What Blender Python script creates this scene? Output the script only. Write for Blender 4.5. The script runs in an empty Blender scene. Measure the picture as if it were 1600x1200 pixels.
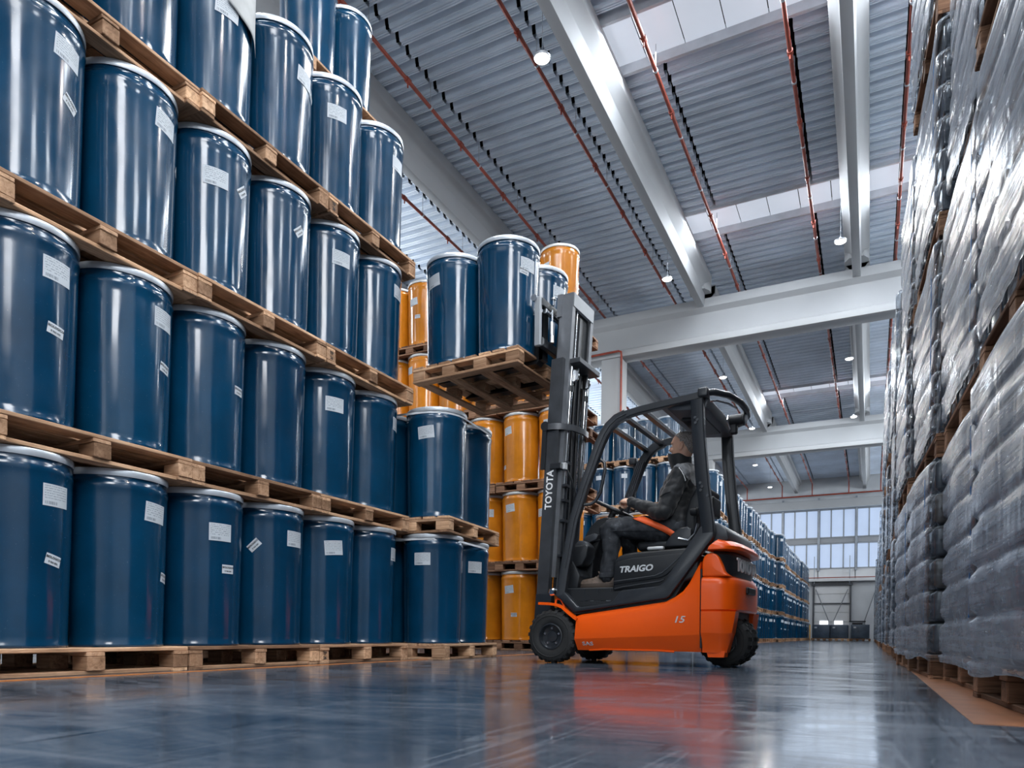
import bpy, bmesh, math, random
from mathutils import Vector, Matrix
random.seed(7)
scene = bpy.context.scene
C = scene.collection
PI = math.pi
R = math.radians

# ------------------------------------------------------------------ camera
cd = bpy.data.cameras.new('camera'); cam = bpy.data.objects.new('camera', cd); C.objects.link(cam)
yaw, roll = R(26.81), R(-0.65)
cF = Vector((-math.sin(yaw), math.cos(yaw), 0)); cR0 = Vector((math.cos(yaw), math.sin(yaw), 0)); cU0 = Vector((0, 0, 1))
cR = cR0*math.cos(roll) - cU0*math.sin(roll); cU = cU0*math.cos(roll) + cR0*math.sin(roll)
m = Matrix((cR, cU, -cF)).transposed().to_4x4(); m.translation = Vector((0, 0, .25))
cam.matrix_world = m
cd.sensor_width = 36; cd.lens = 1108/1600*36; cd.shift_y = 389/1600; cd.clip_start = .02; cd.clip_end = 300
scene.camera = cam
# ------------------------------------------------------------------ light and exposure
vs = scene.view_settings
vs.view_transform = 'Standard'; vs.look = 'None'; vs.gamma = 1; vs.use_curve_mapping = False; vs.exposure = 0.0
w = bpy.data.worlds.new('sky'); scene.world = w; w.use_nodes = True
bg = w.node_tree.nodes['Background']; bg.inputs[0].default_value = (.62, .74, .95, 1); bg.inputs[1].default_value = 1.0

def area(name, loc, rot, sx, sy, power, col=(1, 1, 1)):
    l = bpy.data.lights.new(name, 'AREA'); l.shape = 'RECTANGLE'; l.size = sx; l.size_y = sy; l.energy = power; l.color = col
    o = bpy.data.objects.new(name, l); o.location = loc; o.rotation_euler = rot; C.objects.link(o); return o
# daylight of the roof lights (one lamp under each strip) and of the end-wall windows; the other lamps are added fill, out of view
for y in (-1.7, 5.5, 12.3, 18.55, 32.9):
    area('roof_daylight', (.4, y, 10.75), (0, 0, 0), 9.6, 1.1, 750, (.86, .93, 1))
for k in range(10):  # added lamps along both side walls to brighten the roof deck, no glazing there
    area('added_side_fill', (7.9, -5.5+6.2*k, 8.9), (R(110), 0, R(90)), 1.5, 2.6, 215 if k < 5 else 520, (.88, .94, 1))
    area('added_side_fill', (-13.9, -5.5+6.2*k, 8.9), (R(110), 0, R(-90)), 1.5, 2.6, 230 if k < 5 else 430, (.88, .94, 1))
area('window_daylight', (-3.2, 51.5, 6.9), (R(-90), 0, 0), 13, 3.8, 130, (.80, .90, 1))
area('added_rear_fill', (-2.0, -9.2, 6.2), (R(97), 0, 0), 8.0, 6.0, 170, (.88, .94, 1))  # added fill lamp behind the camera, the back wall has no opening
o = area('added_rear_fill', (5.0, -5.5, 8.6), (0, 0, 0), 3.0, 6.0, 900, (.95, .97, 1)); o.rotation_euler = (Vector((-3, 6.5, 1.6))-o.location).to_track_quat('-Z', 'Y').to_euler()  # added lamp aimed at the forklift to brighten its near side

# ------------------------------------------------------------------ materials
def nt_of(name):
    mt = bpy.data.materials.new(name); mt.use_nodes = True
    nt = mt.node_tree; return mt, nt, nt.nodes['Principled BSDF']
def setp(b, **k):
    for n, v in k.items():
        b.inputs[n.replace('_', ' ')].default_value = v
def link(nt, a, b): nt.links.new(a, b)
def node(nt, t, **k):
    n = nt.nodes.new(t)
    for a, v in k.items(): setattr(n, a, v)
    return n
def ramp(nt, fac, stops):
    r = node(nt, 'ShaderNodeValToRGB'); e = r.color_ramp.elements
    while len(e) < len(stops): e.new(.5)
    for el, (p, c) in zip(e, stops): el.position = p; el.color = c if len(c) == 4 else (*c, 1)
    link(nt, fac, r.inputs[0]); return r
def mapping(nt, scale=(1, 1, 1), coord='Object', rot=(0, 0, 0)):
    t = node(nt, 'ShaderNodeTexCoord'); mp = node(nt, 'ShaderNodeMapping'); mp.inputs['Scale'].default_value = scale; mp.inputs['Rotation'].default_value = rot
    link(nt, t.outputs[coord], mp.inputs[0]); return mp.outputs[0]
def noise(nt, vec, scale, detail=3, rough=.5, dist=0):
    n = node(nt, 'ShaderNodeTexNoise'); n.inputs['Scale'].default_value = scale; n.inputs['Detail'].default_value = detail
    n.inputs['Roughness'].default_value = rough; n.inputs['Distortion'].default_value = dist
    if vec is not None: link(nt, vec, n.inputs['Vector'])
    return n.outputs['Fac']
def bump(nt, b, h, s, d=.01):
    n = node(nt, 'ShaderNodeBump'); n.inputs['Strength'].default_value = s; n.inputs['Distance'].default_value = d
    link(nt, h, n.inputs['Height']); link(nt, n.outputs[0], b.inputs['Normal'])
def mul(nt, a, f):
    n = node(nt, 'ShaderNodeMath', operation='MULTIPLY'); link(nt, a, n.inputs[0]); n.inputs[1].default_value = f; return n.outputs[0]
def plain(name, col, rough=.5, metal=0, coat=0, spec=.5, var=.12, vs=3, bmp=0, bs=200):
    mt, nt, b = nt_of(name)
    setp(b, Roughness=rough, Metallic=metal, Coat_Weight=coat, Specular_IOR_Level=spec)
    v = mapping(nt); f = noise(nt, v, vs, 4)
    r = ramp(nt, f, [(.3, [c*(1-var) for c in col]), (.7, [min(1, c*(1+var)) for c in col])])
    link(nt, r.outputs[0], b.inputs['Base Color'])
    if bmp: bump(nt, b, noise(nt, v, bs, 2), bmp, .002)
    return mt
def drum_paint(name, col, dust=.35):
    mt, nt, b = nt_of(name); setp(b, Roughness=.22, Coat_Weight=.3, Coat_Roughness=.08, Specular_IOR_Level=.5)
    oi = node(nt, 'ShaderNodeObjectInfo'); v = mapping(nt)
    mx = node(nt, 'ShaderNodeVectorMath', operation='ADD'); link(nt, v, mx.inputs[0])
    cm = node(nt, 'ShaderNodeCombineXYZ')
    for i in range(3): link(nt, mul(nt, oi.outputs['Random'], 37.0+i*11), cm.inputs[i])
    link(nt, cm.outputs[0], mx.inputs[1]); vv = mx.outputs[0]
    f = noise(nt, vv, 2.2, 5, .6)
    r = ramp(nt, f, [(.3, [c*.7 for c in col]), (.75, [min(1, c*1.15) for c in col])])
    # specks of dust
    d = noise(nt, vv, 90, 2, .5); dr = ramp(nt, d, [(.70, (0, 0, 0)), (.76, (1, 1, 1))])
    mixc = node(nt, 'ShaderNodeMix', data_type='RGBA'); link(nt, mul(nt, dr.outputs[0], dust*.3), mixc.inputs['Factor'])
    link(nt, r.outputs[0], mixc.inputs['A']); mixc.inputs['B'].default_value = (.35, .4, .45, 1)
    hv = node(nt, 'ShaderNodeMix', data_type='RGBA', blend_type='MULTIPLY'); hv.inputs['Factor'].default_value = 1
    rr = ramp(nt, oi.outputs['Random'], [(0, (.85, .85, .88)), (1, (1.15, 1.12, 1.1))])
    link(nt, mixc.outputs['Result'], hv.inputs['A']); link(nt, rr.outputs[0], hv.inputs['B'])
    link(nt, hv.outputs['Result'], b.inputs['Base Color'])
    rg = ramp(nt, noise(nt, vv, 5, 3), [(.35, (.12, .12, .12)), (.7, (.24, .24, .24))]); link(nt, rg.outputs[0], b.inputs['Roughness'])
    # shallow dents in the sheet steel
    sc = node(nt, 'ShaderNodeMapping'); sc.inputs['Scale'].default_value = (3, 3, 1.1); link(nt, vv, sc.inputs[0])
    bump(nt, b, noise(nt, sc.outputs[0], 1.6, 1.5, .4), .16, .05)
    return mt
def wood(name, c0, c1, c2, rough=.8):
    mt, nt, b = nt_of(name); setp(b, Roughness=rough, Specular_IOR_Level=.25)
    oi = node(nt, 'ShaderNodeObjectInfo')
    v = mapping(nt, (3, 40, 40)); ad = node(nt, 'ShaderNodeVectorMath', operation='ADD'); link(nt, v, ad.inputs[0])
    cm = node(nt, 'ShaderNodeCombineXYZ')
    for i in range(3): link(nt, mul(nt, oi.outputs['Random'], 91.0+i*17), cm.inputs[i])
    link(nt, cm.outputs[0], ad.inputs[1])
    g = noise(nt, ad.outputs[0], 1.0, 5, .65, .6)
    gr = ramp(nt, g, [(.25, [c*.62 for c in c0]), (.5, c1), (.78, [min(1, c*1.15) for c in c2])])
    big = noise(nt, mapping(nt, (5, 5, 5)), 1.3, 3)
    md = node(nt, 'ShaderNodeMix', data_type='RGBA', blend_type='MULTIPLY'); md.inputs['Factor'].default_value = 1
    tone = ramp(nt, oi.outputs['Random'], [(0, (.42, .38, .36)), (.35, (.78, .74, .72)), (.7, (1.02, 1.0, 1.0)), (1, (1.42, 1.4, 1.36))])
    link(nt, gr.outputs[0], md.inputs['A']); link(nt, tone.outputs[0], md.inputs['B'])
    m2 = node(nt, 'ShaderNodeMix', data_type='RGBA', blend_type='MULTIPLY'); m2.inputs['Factor'].default_value = .7
    st = ramp(nt, big, [(.3, (.62, .6, .58)), (.62, (1.05, 1.05, 1.05))]); link(nt, md.outputs['Result'], m2.inputs['A']); link(nt, st.outputs[0], m2.inputs['B'])
    link(nt, m2.outputs['Result'], b.inputs['Base Color']); bump(nt, b, g, .35, .004)
    return mt

M = {}
M['blue'] = drum_paint('blue drum paint', (.0013, .039, .092))
M['yellow'] = drum_paint('yellow drum paint', (.60, .205, .010), .1)
M['ring'] = plain('galvanised closing ring', (.50, .54, .585), .35, .35, var=.15, vs=8)
M['yring'] = plain('galvanised ring yellow drum', (.55, .55, .54), .4, .4, var=.15, vs=8)
M['wood'] = wood('pallet pine', (.34, .19, .105), (.47, .29, .175), (.6, .41, .27))
M['darkwood'] = wood('aged pallet wood', (.13, .07, .042), (.25, .14, .085), (.36, .21, .13))
M['ink'] = plain('black print', (.012, .014, .018), .7)
M['black'] = plain('black plastic', (.011, .013, .016), .42, bmp=.15, bs=400)
M['blackmetal'] = plain('black painted steel', (.016, .019, .024), .32, coat=.3, var=.2, bmp=.1, bs=160)
M['orange'] = plain('orange enamel', (.86, .098, .002), .3, coat=.2, spec=.35, var=.05, vs=2)
M['mastgrey'] = plain('dark grey mast steel', (.055, .06, .068), .36, .35, var=.25, vs=6)
M['steel'] = plain('bright steel', (.6, .62, .65), .25, 1, var=.2, vs=9)
M['chrome'] = plain('chromed rod', (.75, .77, .8), .12, 1)
M['rubber'] = plain('tyre rubber', (.012, .013, .014), .75, var=.3, vs=20, bmp=.4, bs=120)
M['white'] = plain('white print', (.8, .81, .82), .55, var=.03)
M['silver'] = plain('silver lettering', (.62, .64, .66), .35, .3, var=.05)
M['concrete'] = plain('painted white concrete', (.37, .38, .39), .65, var=.05, vs=.7)
M['pipe'] = plain('red painted pipe', (.27, .047, .026), .45, var=.3, vs=4)
M['galv'] = plain('galvanised clamp', (.55, .57, .6), .4, .7)
M['void'] = plain('dark void above the deck', (.01, .011, .013), .9)
M['strap'] = plain('white strapping', (.62, .65, .68), .5)

def label_mat(name, seed):
    mt, nt, b = nt_of(name); setp(b, Roughness=.55)
    t = node(nt, 'ShaderNodeTexCoord'); sp = node(nt, 'ShaderNodeSeparateXYZ'); link(nt, t.outputs['UV'], sp.inputs[0])
    def mth(op, a, c, d=None):
        n = node(nt, 'ShaderNodeMath', operation=op)
        for i, x in enumerate((a, c, d)):
            if x is None: continue
            if isinstance(x, (int, float)): n.inputs[i].default_value = x
            else: link(nt, x, n.inputs[i])
        return n.outputs[0]
    u, v = sp.outputs[0], sp.outputs[1]
    # rows of small print: a row mask times word noise along the row
    row = mth('LESS_THAN', mth('FRACT', mth('MULTIPLY', v, 9.0), 0), .42)
    mp = node(nt, 'ShaderNodeMapping'); mp.inputs['Scale'].default_value = (26, 9, 1); mp.inputs['Location'].default_value = (seed*3.1, seed*1.7, 0); link(nt, t.outputs['UV'], mp.inputs[0])
    wd = mth('GREATER_THAN', noise(nt, mp.outputs[0], 1.0, 1), .47)
    body = mth('MULTIPLY', mth('MULTIPLY', row, wd), mth('MULTIPLY', mth('GREATER_THAN', v, .28), mth('LESS_THAN', v, .93)))
    body = mth('MULTIPLY', body, mth('MULTIPLY', mth('GREATER_THAN', u, .06), mth('LESS_THAN', u, .94)))
    mb = node(nt, 'ShaderNodeMapping'); mb.inputs['Scale'].default_value = (70, .01, 1); mb.inputs['Location'].default_value = (seed*7.7, 0, 0); link(nt, t.outputs['UV'], mb.inputs[0])
    bars = mth('GREATER_THAN', noise(nt, mb.outputs[0], 1.0, 0), .5)
    bars = mth('MULTIPLY', bars, mth('MULTIPLY', mth('GREATER_THAN', v, .08), mth('LESS_THAN', v, .22)))
    bars = mth('MULTIPLY', bars, mth('MULTIPLY', mth('GREATER_THAN', u, .08), mth('LESS_THAN', u, .52)))
    ink = mth('MAXIMUM', mth('MULTIPLY', body, .55), mth('MULTIPLY', bars, .9))
    mx = node(nt, 'ShaderNodeMix', data_type='RGBA'); link(nt, ink, mx.inputs['Factor']); mx.inputs['A'].default_value = (.47, .51, .55, 1); mx.inputs['B'].default_value = (.05, .07, .1, 1)
    link(nt, mx.outputs['Result'], b.inputs['Base Color']); return mt
M['label'] = label_mat('printed paper label', 1); M['label2'] = label_mat('printed paper label second', 2)
M['paper'] = plain('plain paper sticker', (.52, .56, .60), .55, var=.04)

# floor: sealed blue-grey concrete, streaked and scratched
mt, nt, b = nt_of('polished floor'); M['floor'] = mt
v = mapping(nt, (1, 1, 1)); setp(b, Specular_IOR_Level=.5)
big = noise(nt, v, .55, 6, .62, .5); st = noise(nt, mapping(nt, (.8, 1.8, 1), rot=(0, 0, R(27))), 1.7, 7, .72, 1.2)
ms = node(nt, 'ShaderNodeMath', operation='ADD'); link(nt, mul(nt, big, .55), ms.inputs[0]); link(nt, mul(nt, st, .45), ms.inputs[1])
cr = ramp(nt, ms.outputs[0], [(.36, (.030, .041, .057)), (.5, (.053, .068, .090)), (.64, (.112, .132, .160))])
def scratch(scale, rot, dens, w):
    mp = mapping(nt, (scale, scale*.03, 1), rot=(0, 0, R(rot)))
    vz = node(nt, 'ShaderNodeTexNoise'); vz.inputs['Scale'].default_value = 1; vz.inputs['Detail'].default_value = 1; vz.inputs['Distortion'].default_value = 1.2; link(nt, mp, vz.inputs['Vector'])
    s = node(nt, 'ShaderNodeMath', operation='SUBTRACT'); link(nt, vz.outputs['Fac'], s.inputs[0]); s.inputs[1].default_value = .5
    a = node(nt, 'ShaderNodeMath', operation='ABSOLUTE'); link(nt, s.outputs[0], a.inputs[0])
    l = node(nt, 'ShaderNodeMath', operation='LESS_THAN'); link(nt, a.outputs[0], l.inputs[0]); l.inputs[1].default_value = w
    gate = node(nt, 'ShaderNodeMath', operation='GREATER_THAN'); link(nt, noise(nt, v, 1.7+rot*.01, 2), gate.inputs[0]); gate.inputs[1].default_value = dens
    mm = node(nt, 'ShaderNodeMath', operation='MULTIPLY'); link(nt, l.outputs[0], mm.inputs[0]); link(nt, gate.outputs[0], mm.inputs[1]); return mm.outputs[0]
s1 = scratch(5, 25, .48, .008); s2 = scratch(8, 118, .5, .008); s3 = scratch(4, 80, .48, .006)
mA = node(nt, 'ShaderNodeMath', operation='MAXIMUM'); link(nt, s1, mA.inputs[0]); link(nt, s2, mA.inputs[1])
mx = node(nt, 'ShaderNodeMix', data_type='RGBA'); link(nt, mul(nt, mA.outputs[0], .22), mx.inputs['Factor']); link(nt, cr.outputs[0], mx.inputs['A']); mx.inputs['B'].default_value = (.22, .25, .29, 1)
mx2 = node(nt, 'ShaderNodeMix', data_type='RGBA'); link(nt, mul(nt, s3, .5), mx2.inputs['Factor']); link(nt, mx.outputs['Result'], mx2.inputs['A']); mx2.inputs['B'].default_value = (.008, .011, .016, 1)
link(nt, mx2.outputs['Result'], b.inputs['Base Color'])
rr = ramp(nt, st, [(.35, (.07, .07, .07)), (.68, (.24, .24, .24))]); link(nt, rr.outputs[0], b.inputs['Roughness'])
bump(nt, b, noise(nt, mapping(nt, (1, 1, 1)), 14.0, 4, .6), .02, .01)
M['line'] = plain('orange floor paint', (.19, .078, .036), .3, var=.35, vs=6, spec=.5)
M['thinline'] = plain('worn orange line paint', (.42, .14, .03), .35, var=.4, vs=9)
M['mastlight'] = plain('light grey mast steel', (.15, .16, .175), .34, .35, var=.2, vs=6)
# roof deck
M['deck'] = plain('blue-grey profiled roof sheet', (.70, .775, .87), .4, .0, var=.12, vs=.8)
# daylight panels: the lit translucent sheets of the roof lights and the glazing
def glow(name, col, s, seed=0):
    mt, nt, b = nt_of(name); f = noise(nt, mapping(nt, (1, 1, 1)), .8, 3)
    r = ramp(nt, f, [(.3, [c*.9 for c in col]), (.7, col)]); setp(b, Roughness=.35)
    b.inputs['Base Color'].default_value = (.3, .32, .35, 1)
    link(nt, r.outputs[0], b.inputs['Emission Color']); b.inputs['Emission Strength'].default_value = s; return mt
M['skylight'] = glow('lit polycarbonate roof light', (.60, .66, .76), .78)
M['glazing'] = glow('daylit window glazing', (.36, .47, .68), .95)
M['lampglow'] = glow('lit lamp diffuser', (1, .96, .9), 9)
M['doorglass'] = glow('daylit door glazing', (.95, .97, 1), 1.3)

# ------------------------------------------------------------------ mesh helpers
def new_obj(name, me, parent=None, loc=None, rot=None):
    o = bpy.data.objects.new(name, me); C.objects.link(o)
    if parent is not None: o.parent = parent
    if loc is not None: o.location = loc
    if rot is not None: o.rotation_euler = rot
    return o
def tag(o, label=None, cat=None, group=None, kind=None):
    if label: o['label'] = label
    if cat: o['category'] = cat
    if group: o['group'] = group
    if kind: o['kind'] = kind
    return o
def empty(name, loc=(0, 0, 0), rz=0, parent=None):
    o = bpy.data.objects.new(name, None); C.objects.link(o); o.location = loc; o.rotation_euler = (0, 0, rz); o.empty_display_size = .1
    if parent is not None: o.parent = parent
    return o
class MB:
    def __init__(s): s.v = []; s.f = []; s.mi = []; s.T = None
    def add(s, vs, fs, mi=0):
        n = len(s.v)
        s.v += [tuple(s.T @ Vector(p)) if s.T is not None else tuple(p) for p in vs]
        s.f += [tuple(i+n for i in f) for f in fs]; s.mi += [mi]*len(fs); return s
    def box(s, c, d, mi=0, b=0, rz=0, T=None):
        x, y, z = [k/2 for k in d]
        cr, sr = math.cos(rz), math.sin(rz)
        def tr(p):
            q = (c[0]+p[0]*cr-p[1]*sr, c[1]+p[0]*sr+p[1]*cr, c[2]+p[2]); return q
        if not b:
            vs = [tr((i*x, j*y, k*z)) for i in (-1, 1) for j in (-1, 1) for k in (-1, 1)]
            return s.add(vs, [(0, 1, 3, 2), (4, 6, 7, 5), (0, 4, 5, 1), (2, 3, 7, 6), (0, 2, 6, 4), (1, 5, 7, 3)], mi)
        bm = bmesh.new(); bmesh.ops.create_cube(bm, size=1)
        for vv in bm.verts: vv.co = Vector((vv.co.x*d[0], vv.co.y*d[1], vv.co.z*d[2]))
        bmesh.ops.bevel(bm, geom=bm.edges[:], offset=b, segments=1 if b < .012 else 3, profile=.5, affect='EDGES')
        return s.bm(bm, mi, tr)
    def bm(s, bm, mi=0, tr=None):
        bm.verts.index_update()
        s.add([tr(v.co) if tr else v.co for v in bm.verts], [[v.index for v in f.verts] for f in bm.faces], mi); bm.free(); return s
    def prism(s, poly, y0, y1, mi=0, b=0, axis='y', seg=2):
        """polygon of (x, z) extruded along y (or of (x, y) along z, or of (y, z) along x)"""
        def P(p, t): return {'y': (p[0], t, p[1]), 'z': (p[0], p[1], t), 'x': (t, p[0], p[1])}[axis]
        bm = bmesh.new(); lo = [bm.verts.new(P(p, y0)) for p in poly]; hi = [bm.verts.new(P(p, y1)) for p in poly]
        bm.faces.new(lo); bm.faces.new(hi[::-1]); n = len(poly)
        for i in range(n): bm.faces.new((lo[i], hi[i], hi[(i+1) % n], lo[(i+1) % n]))
        bmesh.ops.recalc_face_normals(bm, faces=bm.faces[:])
        if b: bmesh.ops.bevel(bm, geom=[e for e in bm.edges if e.calc_face_angle(0) > R(25)], offset=b, segments=seg, profile=.5, affect='EDGES', clamp_overlap=True)
        return s.bm(bm, mi)
    def lathe(s, prof, n=32, mi=0, c=(0, 0, 0), axis='z', mis=None, cap=True):
        vs = []; fs = []
        for r, z in prof:
            for i in range(n):
                a = 2*PI*i/n; p = (r*math.cos(a), r*math.sin(a), z)
                if axis == 'y': p = (p[0], p[2], p[1])
                if axis == 'x': p = (p[2], p[0], p[1])
                vs.append((p[0]+c[0], p[1]+c[1], p[2]+c[2]))
        k0 = len(s.f)
        for k in range(len(prof)-1):
            for i in range(n):
                j = (i+1) % n; q = (k*n+i, k*n+j, (k+1)*n+j, (k+1)*n+i); fs.append(q if axis != 'y' else q[::-1])
        e0 = tuple(range(n))[::-1]; e1 = tuple((len(prof)-1)*n+i for i in range(n))
        if cap: fs += [e0 if axis != 'y' else e0[::-1], e1 if axis != 'y' else e1[::-1]]
        s.add(vs, fs, mi)
        if mis:
            for k, q in enumerate(mis):
                for i in range(n): s.mi[k0+k*n+i] = q
        return s
    def tube(s, pts, r, n=10, mi=0, closed=False, prof=None, up=None):
        """sweep a circle (or a profile of (side, up) offsets) along points"""
        pts = [Vector(p) for p in pts]; N = len(pts); rs = r if isinstance(r, (list, tuple)) else [r]*N
        tang = []
        for i in range(N):
            a = pts[i-1] if (i > 0 or closed) else pts[i]; c = pts[(i+1) % N] if (i < N-1 or closed) else pts[i]
            tang.append((c-a).normalized())
        ref = Vector(up) if up else (Vector((0, 0, 1)) if abs(tang[0].z) < .9 else Vector((1, 0, 0)))
        vs = []; nprev = None
        for i in range(N):
            t = tang[i]
            if up: nn = (ref - t*ref.dot(t)).normalized()
            else:
                q = ref if nprev is None else nprev
                nn = (q - t*q.dot(t)).normalized()
            nprev = nn; bb = t.cross(nn)
            if prof:
                k = 1.0
                if 0 < i < N-1 or closed:
                    d0 = (pts[i]-pts[i-1]).normalized(); k = 1/max(.5, abs(t.dot(d0)))
                for (pa, pb) in prof: vs.append(pts[i]+nn*pa+bb*pb*k)
            else:
                for j in range(n):
                    a = 2*PI*j/n; vs.append(pts[i]+(nn*math.cos(a)+bb*math.sin(a))*rs[i])
        n = len(prof) if prof else n; fs = []
        for i in range(N if closed else N-1):
            for j in range(n):
                a = i*n; c = ((i+1) % N)*n; fs.append((a+j, a+(j+1) % n, c+(j+1) % n, c+j))
        if not closed: fs += [tuple(range(n))[::-1], tuple((N-1)*n+j for j in range(n))]
        return s.add(vs, fs, mi)
    def cyl(s, p0, p1, r, n=16, mi=0): return s.tube([p0, p1], r, n, mi)
    def loft(s, rings, mi=0, cap=True, closed=True):
        n = len(rings[0]); vs = [p for rg in rings for p in rg]; fs = []
        for k in range(len(rings)-1):
            for i in range(n if closed else n-1):
                j = (i+1) % n; fs.append((k*n+i, k*n+j, (k+1)*n+j, (k+1)*n+i))
        if cap: fs += [tuple(range(n))[::-1], tuple((len(rings)-1)*n+i for i in range(n))]
        return s.add(vs, fs, mi)
    def mesh(s, name, mats, smooth=30, bev=0):
        me = bpy.data.meshes.new(name); me.from_pydata([tuple(p) for p in s.v], [], s.f)
        for mt in (mats if isinstance(mats, (list, tuple)) else [mats]): me.materials.append(mt)
        me.polygons.foreach_set('material_index', s.mi)
        bm = bmesh.new(); bm.from_mesh(me); bmesh.ops.remove_doubles(bm, verts=bm.verts[:], dist=1e-5); bmesh.ops.recalc_face_normals(bm, faces=bm.faces[:])
        if bev: bmesh.ops.bevel(bm, geom=[e for e in bm.edges if e.calc_face_angle(0) > R(30)], offset=bev, segments=2, profile=.5, affect='EDGES', clamp_overlap=True)
        bm.to_mesh(me); bm.free()
        if smooth:
            me.polygons.foreach_set('use_smooth', [True]*len(me.polygons)); me.set_sharp_from_angle(angle=R(smooth))
        return me
    def obj(s, name, mats, parent=None, smooth=30, loc=None, rot=None, bev=0):
        return new_obj(name, s.mesh(name, mats, smooth, bev), parent, loc, rot)
def copy_tree(o, parent=None):
    c = o.copy(); C.objects.link(c)
    if parent is not None: c.parent = parent
    for ch in list(o.children): copy_tree(ch, c)
    return c
def text_mesh(body, size, ext=.0012, sx=1.0, shear=0, bold=0):
    cu = bpy.data.curves.new('lettering', 'FONT'); cu.body = body; cu.size = size; cu.extrude = ext; cu.align_x = 'CENTER'; cu.align_y = 'CENTER'; cu.offset = bold; cu.resolution_u = 3
    o = bpy.data.objects.new('lettering', cu); C.objects.link(o)
    dg = bpy.context.evaluated_depsgraph_get(); me = bpy.data.meshes.new_from_object(o.evaluated_get(dg))
    bpy.data.objects.remove(o); bpy.data.curves.remove(cu)
    for vtx in me.vertices: vtx.co.x = (vtx.co.x + shear*vtx.co.y)*sx
    return me
ORD = ['zeroth', 'first', 'second', 'third', 'fourth', 'fifth', 'sixth', 'seventh', 'eighth', 'ninth', 'tenth', 'eleventh', 'twelfth', 'thirteenth', 'fourteenth', 'fifteenth', 'sixteenth', 'seventeenth', 'eighteenth', 'nineteenth', 'twentieth', 'twenty-first', 'twenty-second', 'twenty-third', 'twenty-fourth', 'twenty-fifth', 'twenty-sixth', 'twenty-seventh', 'twenty-eighth', 'twenty-ninth', 'thirtieth', 'thirty-first', 'thirty-second', 'thirty-third', 'thirty-fourth', 'thirty-fifth', 'thirty-sixth', 'thirty-seventh', 'thirty-eighth', 'thirty-ninth', 'fortieth']
# ------------------------------------------------------------------ the setting
ZD = 10.9
fl = MB().box((-3, 22, -.1), (24, 64, .2)).obj('floor', M['floor'], smooth=0); tag(fl, 'glossy blue-grey sealed concrete floor with scuffs and scratches', kind='structure')
MB().box((.40, 28.0, .0008), (.26, 51.1, .0016)).obj('trim_1', M['line'], smooth=0)['kind'] = 'structure'
MB().box((-3.585, 23, .0008), (.075, 48, .0016)).obj('trim_2', M['thinline'], smooth=0)['kind'] = 'structure'
M['wallp'] = plain('pale grey cladding', (.52, .54, .56), .6, var=.05, vs=1)
def struct(mb, name, mat, parent=None, smooth=0, **k):
    o = mb.obj(name, mat, parent, smooth, **k)
    if parent is None: o['kind'] = 'structure'
    return o
wl = struct(MB().box((-14.2, 22, 5.6), (.3, 64, 11.6)), 'wall_left', M['wallp'])
wr = struct(MB().box((8.2, 22, 5.6), (.3, 64, 11.6)), 'wall_right', M['wallp'])
wf = struct(MB().box((-3, 52.2, 5.6), (24, .3, 11.6)), 'wall_far', M['wallp'])
wb = struct(MB().box((-3, -9.6, 5.6), (24, .3, 11.6)), 'wall_back', M['wallp'])
# far wall: cladding panels between the window bands
M['clad'] = plain('grey wall panel', (.30, .315, .335), .55, var=.05, vs=1)
M['clad2'] = plain('light wall panel', (.60, .61, .62), .55, var=.05, vs=1)
for z0, z1, mt in ((8.76, 9.4, 'clad'), (6.5, 6.86, 'clad'), (4.1, 4.8, 'clad2')):
    for k in range(7):
        struct(MB().box((-9.98+k*2.27+1.1, 52.0, (z0+z1)/2), (2.2, .1, z1-z0-.03), b=.01), 'panel', M[mt], wf)
M['frame'] = plain('grey aluminium frame', (.28, .31, .35), .4, .3)
n = 0
for z0, z1 in ((6.88, 8.74), (4.82, 6.46)):
    for k in range(6):
        n += 1; x0 = -9.98 + 2.27*k
        wn = MB()
        for q in range(4): wn.box((x0+.757*q, 51.98, (z0+z1)/2), (.17 if q in (0, 3) else .085, .16, z1-z0))
        for z in (z0, z1): wn.box((x0+1.135, 51.98, z), (2.27, .16, .07))
        wo = struct(wn, 'window_%d' % n, M['frame'])
        for q in range(3): struct(MB().box((x0+.757*(q+.5), 52.02, (z0+z1)/2), (.68, .03, z1-z0-.05)), 'pane', M['glazing'], wo)
for k in range(7): struct(MB().box((-9.98+2.27*k, 51.86, 7.1), (.12, .14, 4.9), b=.01), 'trim_%d' % (3+k), M['frame'])
struct(MB().box((-3, 51.65, 9.05), (22, .7, .55), b=.02), 'trim_10', M['concrete'])
struct(MB().box((-3, 51.75, 4.0), (22, .5, .16), b=.02), 'trim_11', M['clad2'])
# sectional dock door
dr = struct(MB().box((-3.46, 51.93, 1.95), (.1, .2, 3.9)).box((-1.19, 51.93, 1.95), (.1, .2, 3.9)).box((-2.325, 51.9, 3.75), (2.5, .24, .16)).box((-2.325, 51.92, 2.46), (2.3, .14, .07)), 'door_1', plain('dark door frame', (.05, .055, .065), .5))
for k in range(6):
    struct(MB().box((-2.325, 51.99, .31+k*.62), (2.16, .06, .6), b=.01), 'door_panel', M['clad2'], dr)
for x in (-2.8, -1.9): struct(MB().box((x, 51.94, 1.18), (.52, .05, .26)), 'pane', M['doorglass'], dr)
for x in (-3.4, -1.25): 
    struct(MB().cyl((x, 51.6, 3.8), (x, 51.6, 5.6), .025, 8), 'door_hanger', M['frame'], dr)
M['brace'] = plain('grey brace rod', (.2, .21, .23), .5)
for i, (xa, xb) in enumerate(((-3.3, -2.5), (-1.35, -2.2), (.3, -.35), (-5.5, -4.8))):
    struct(MB().cyl((xa, 51.78, 3.4), (xb, 51.78, 1.3), .03, 8), 'trim_%d' % (12+i), M['brace'])

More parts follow.
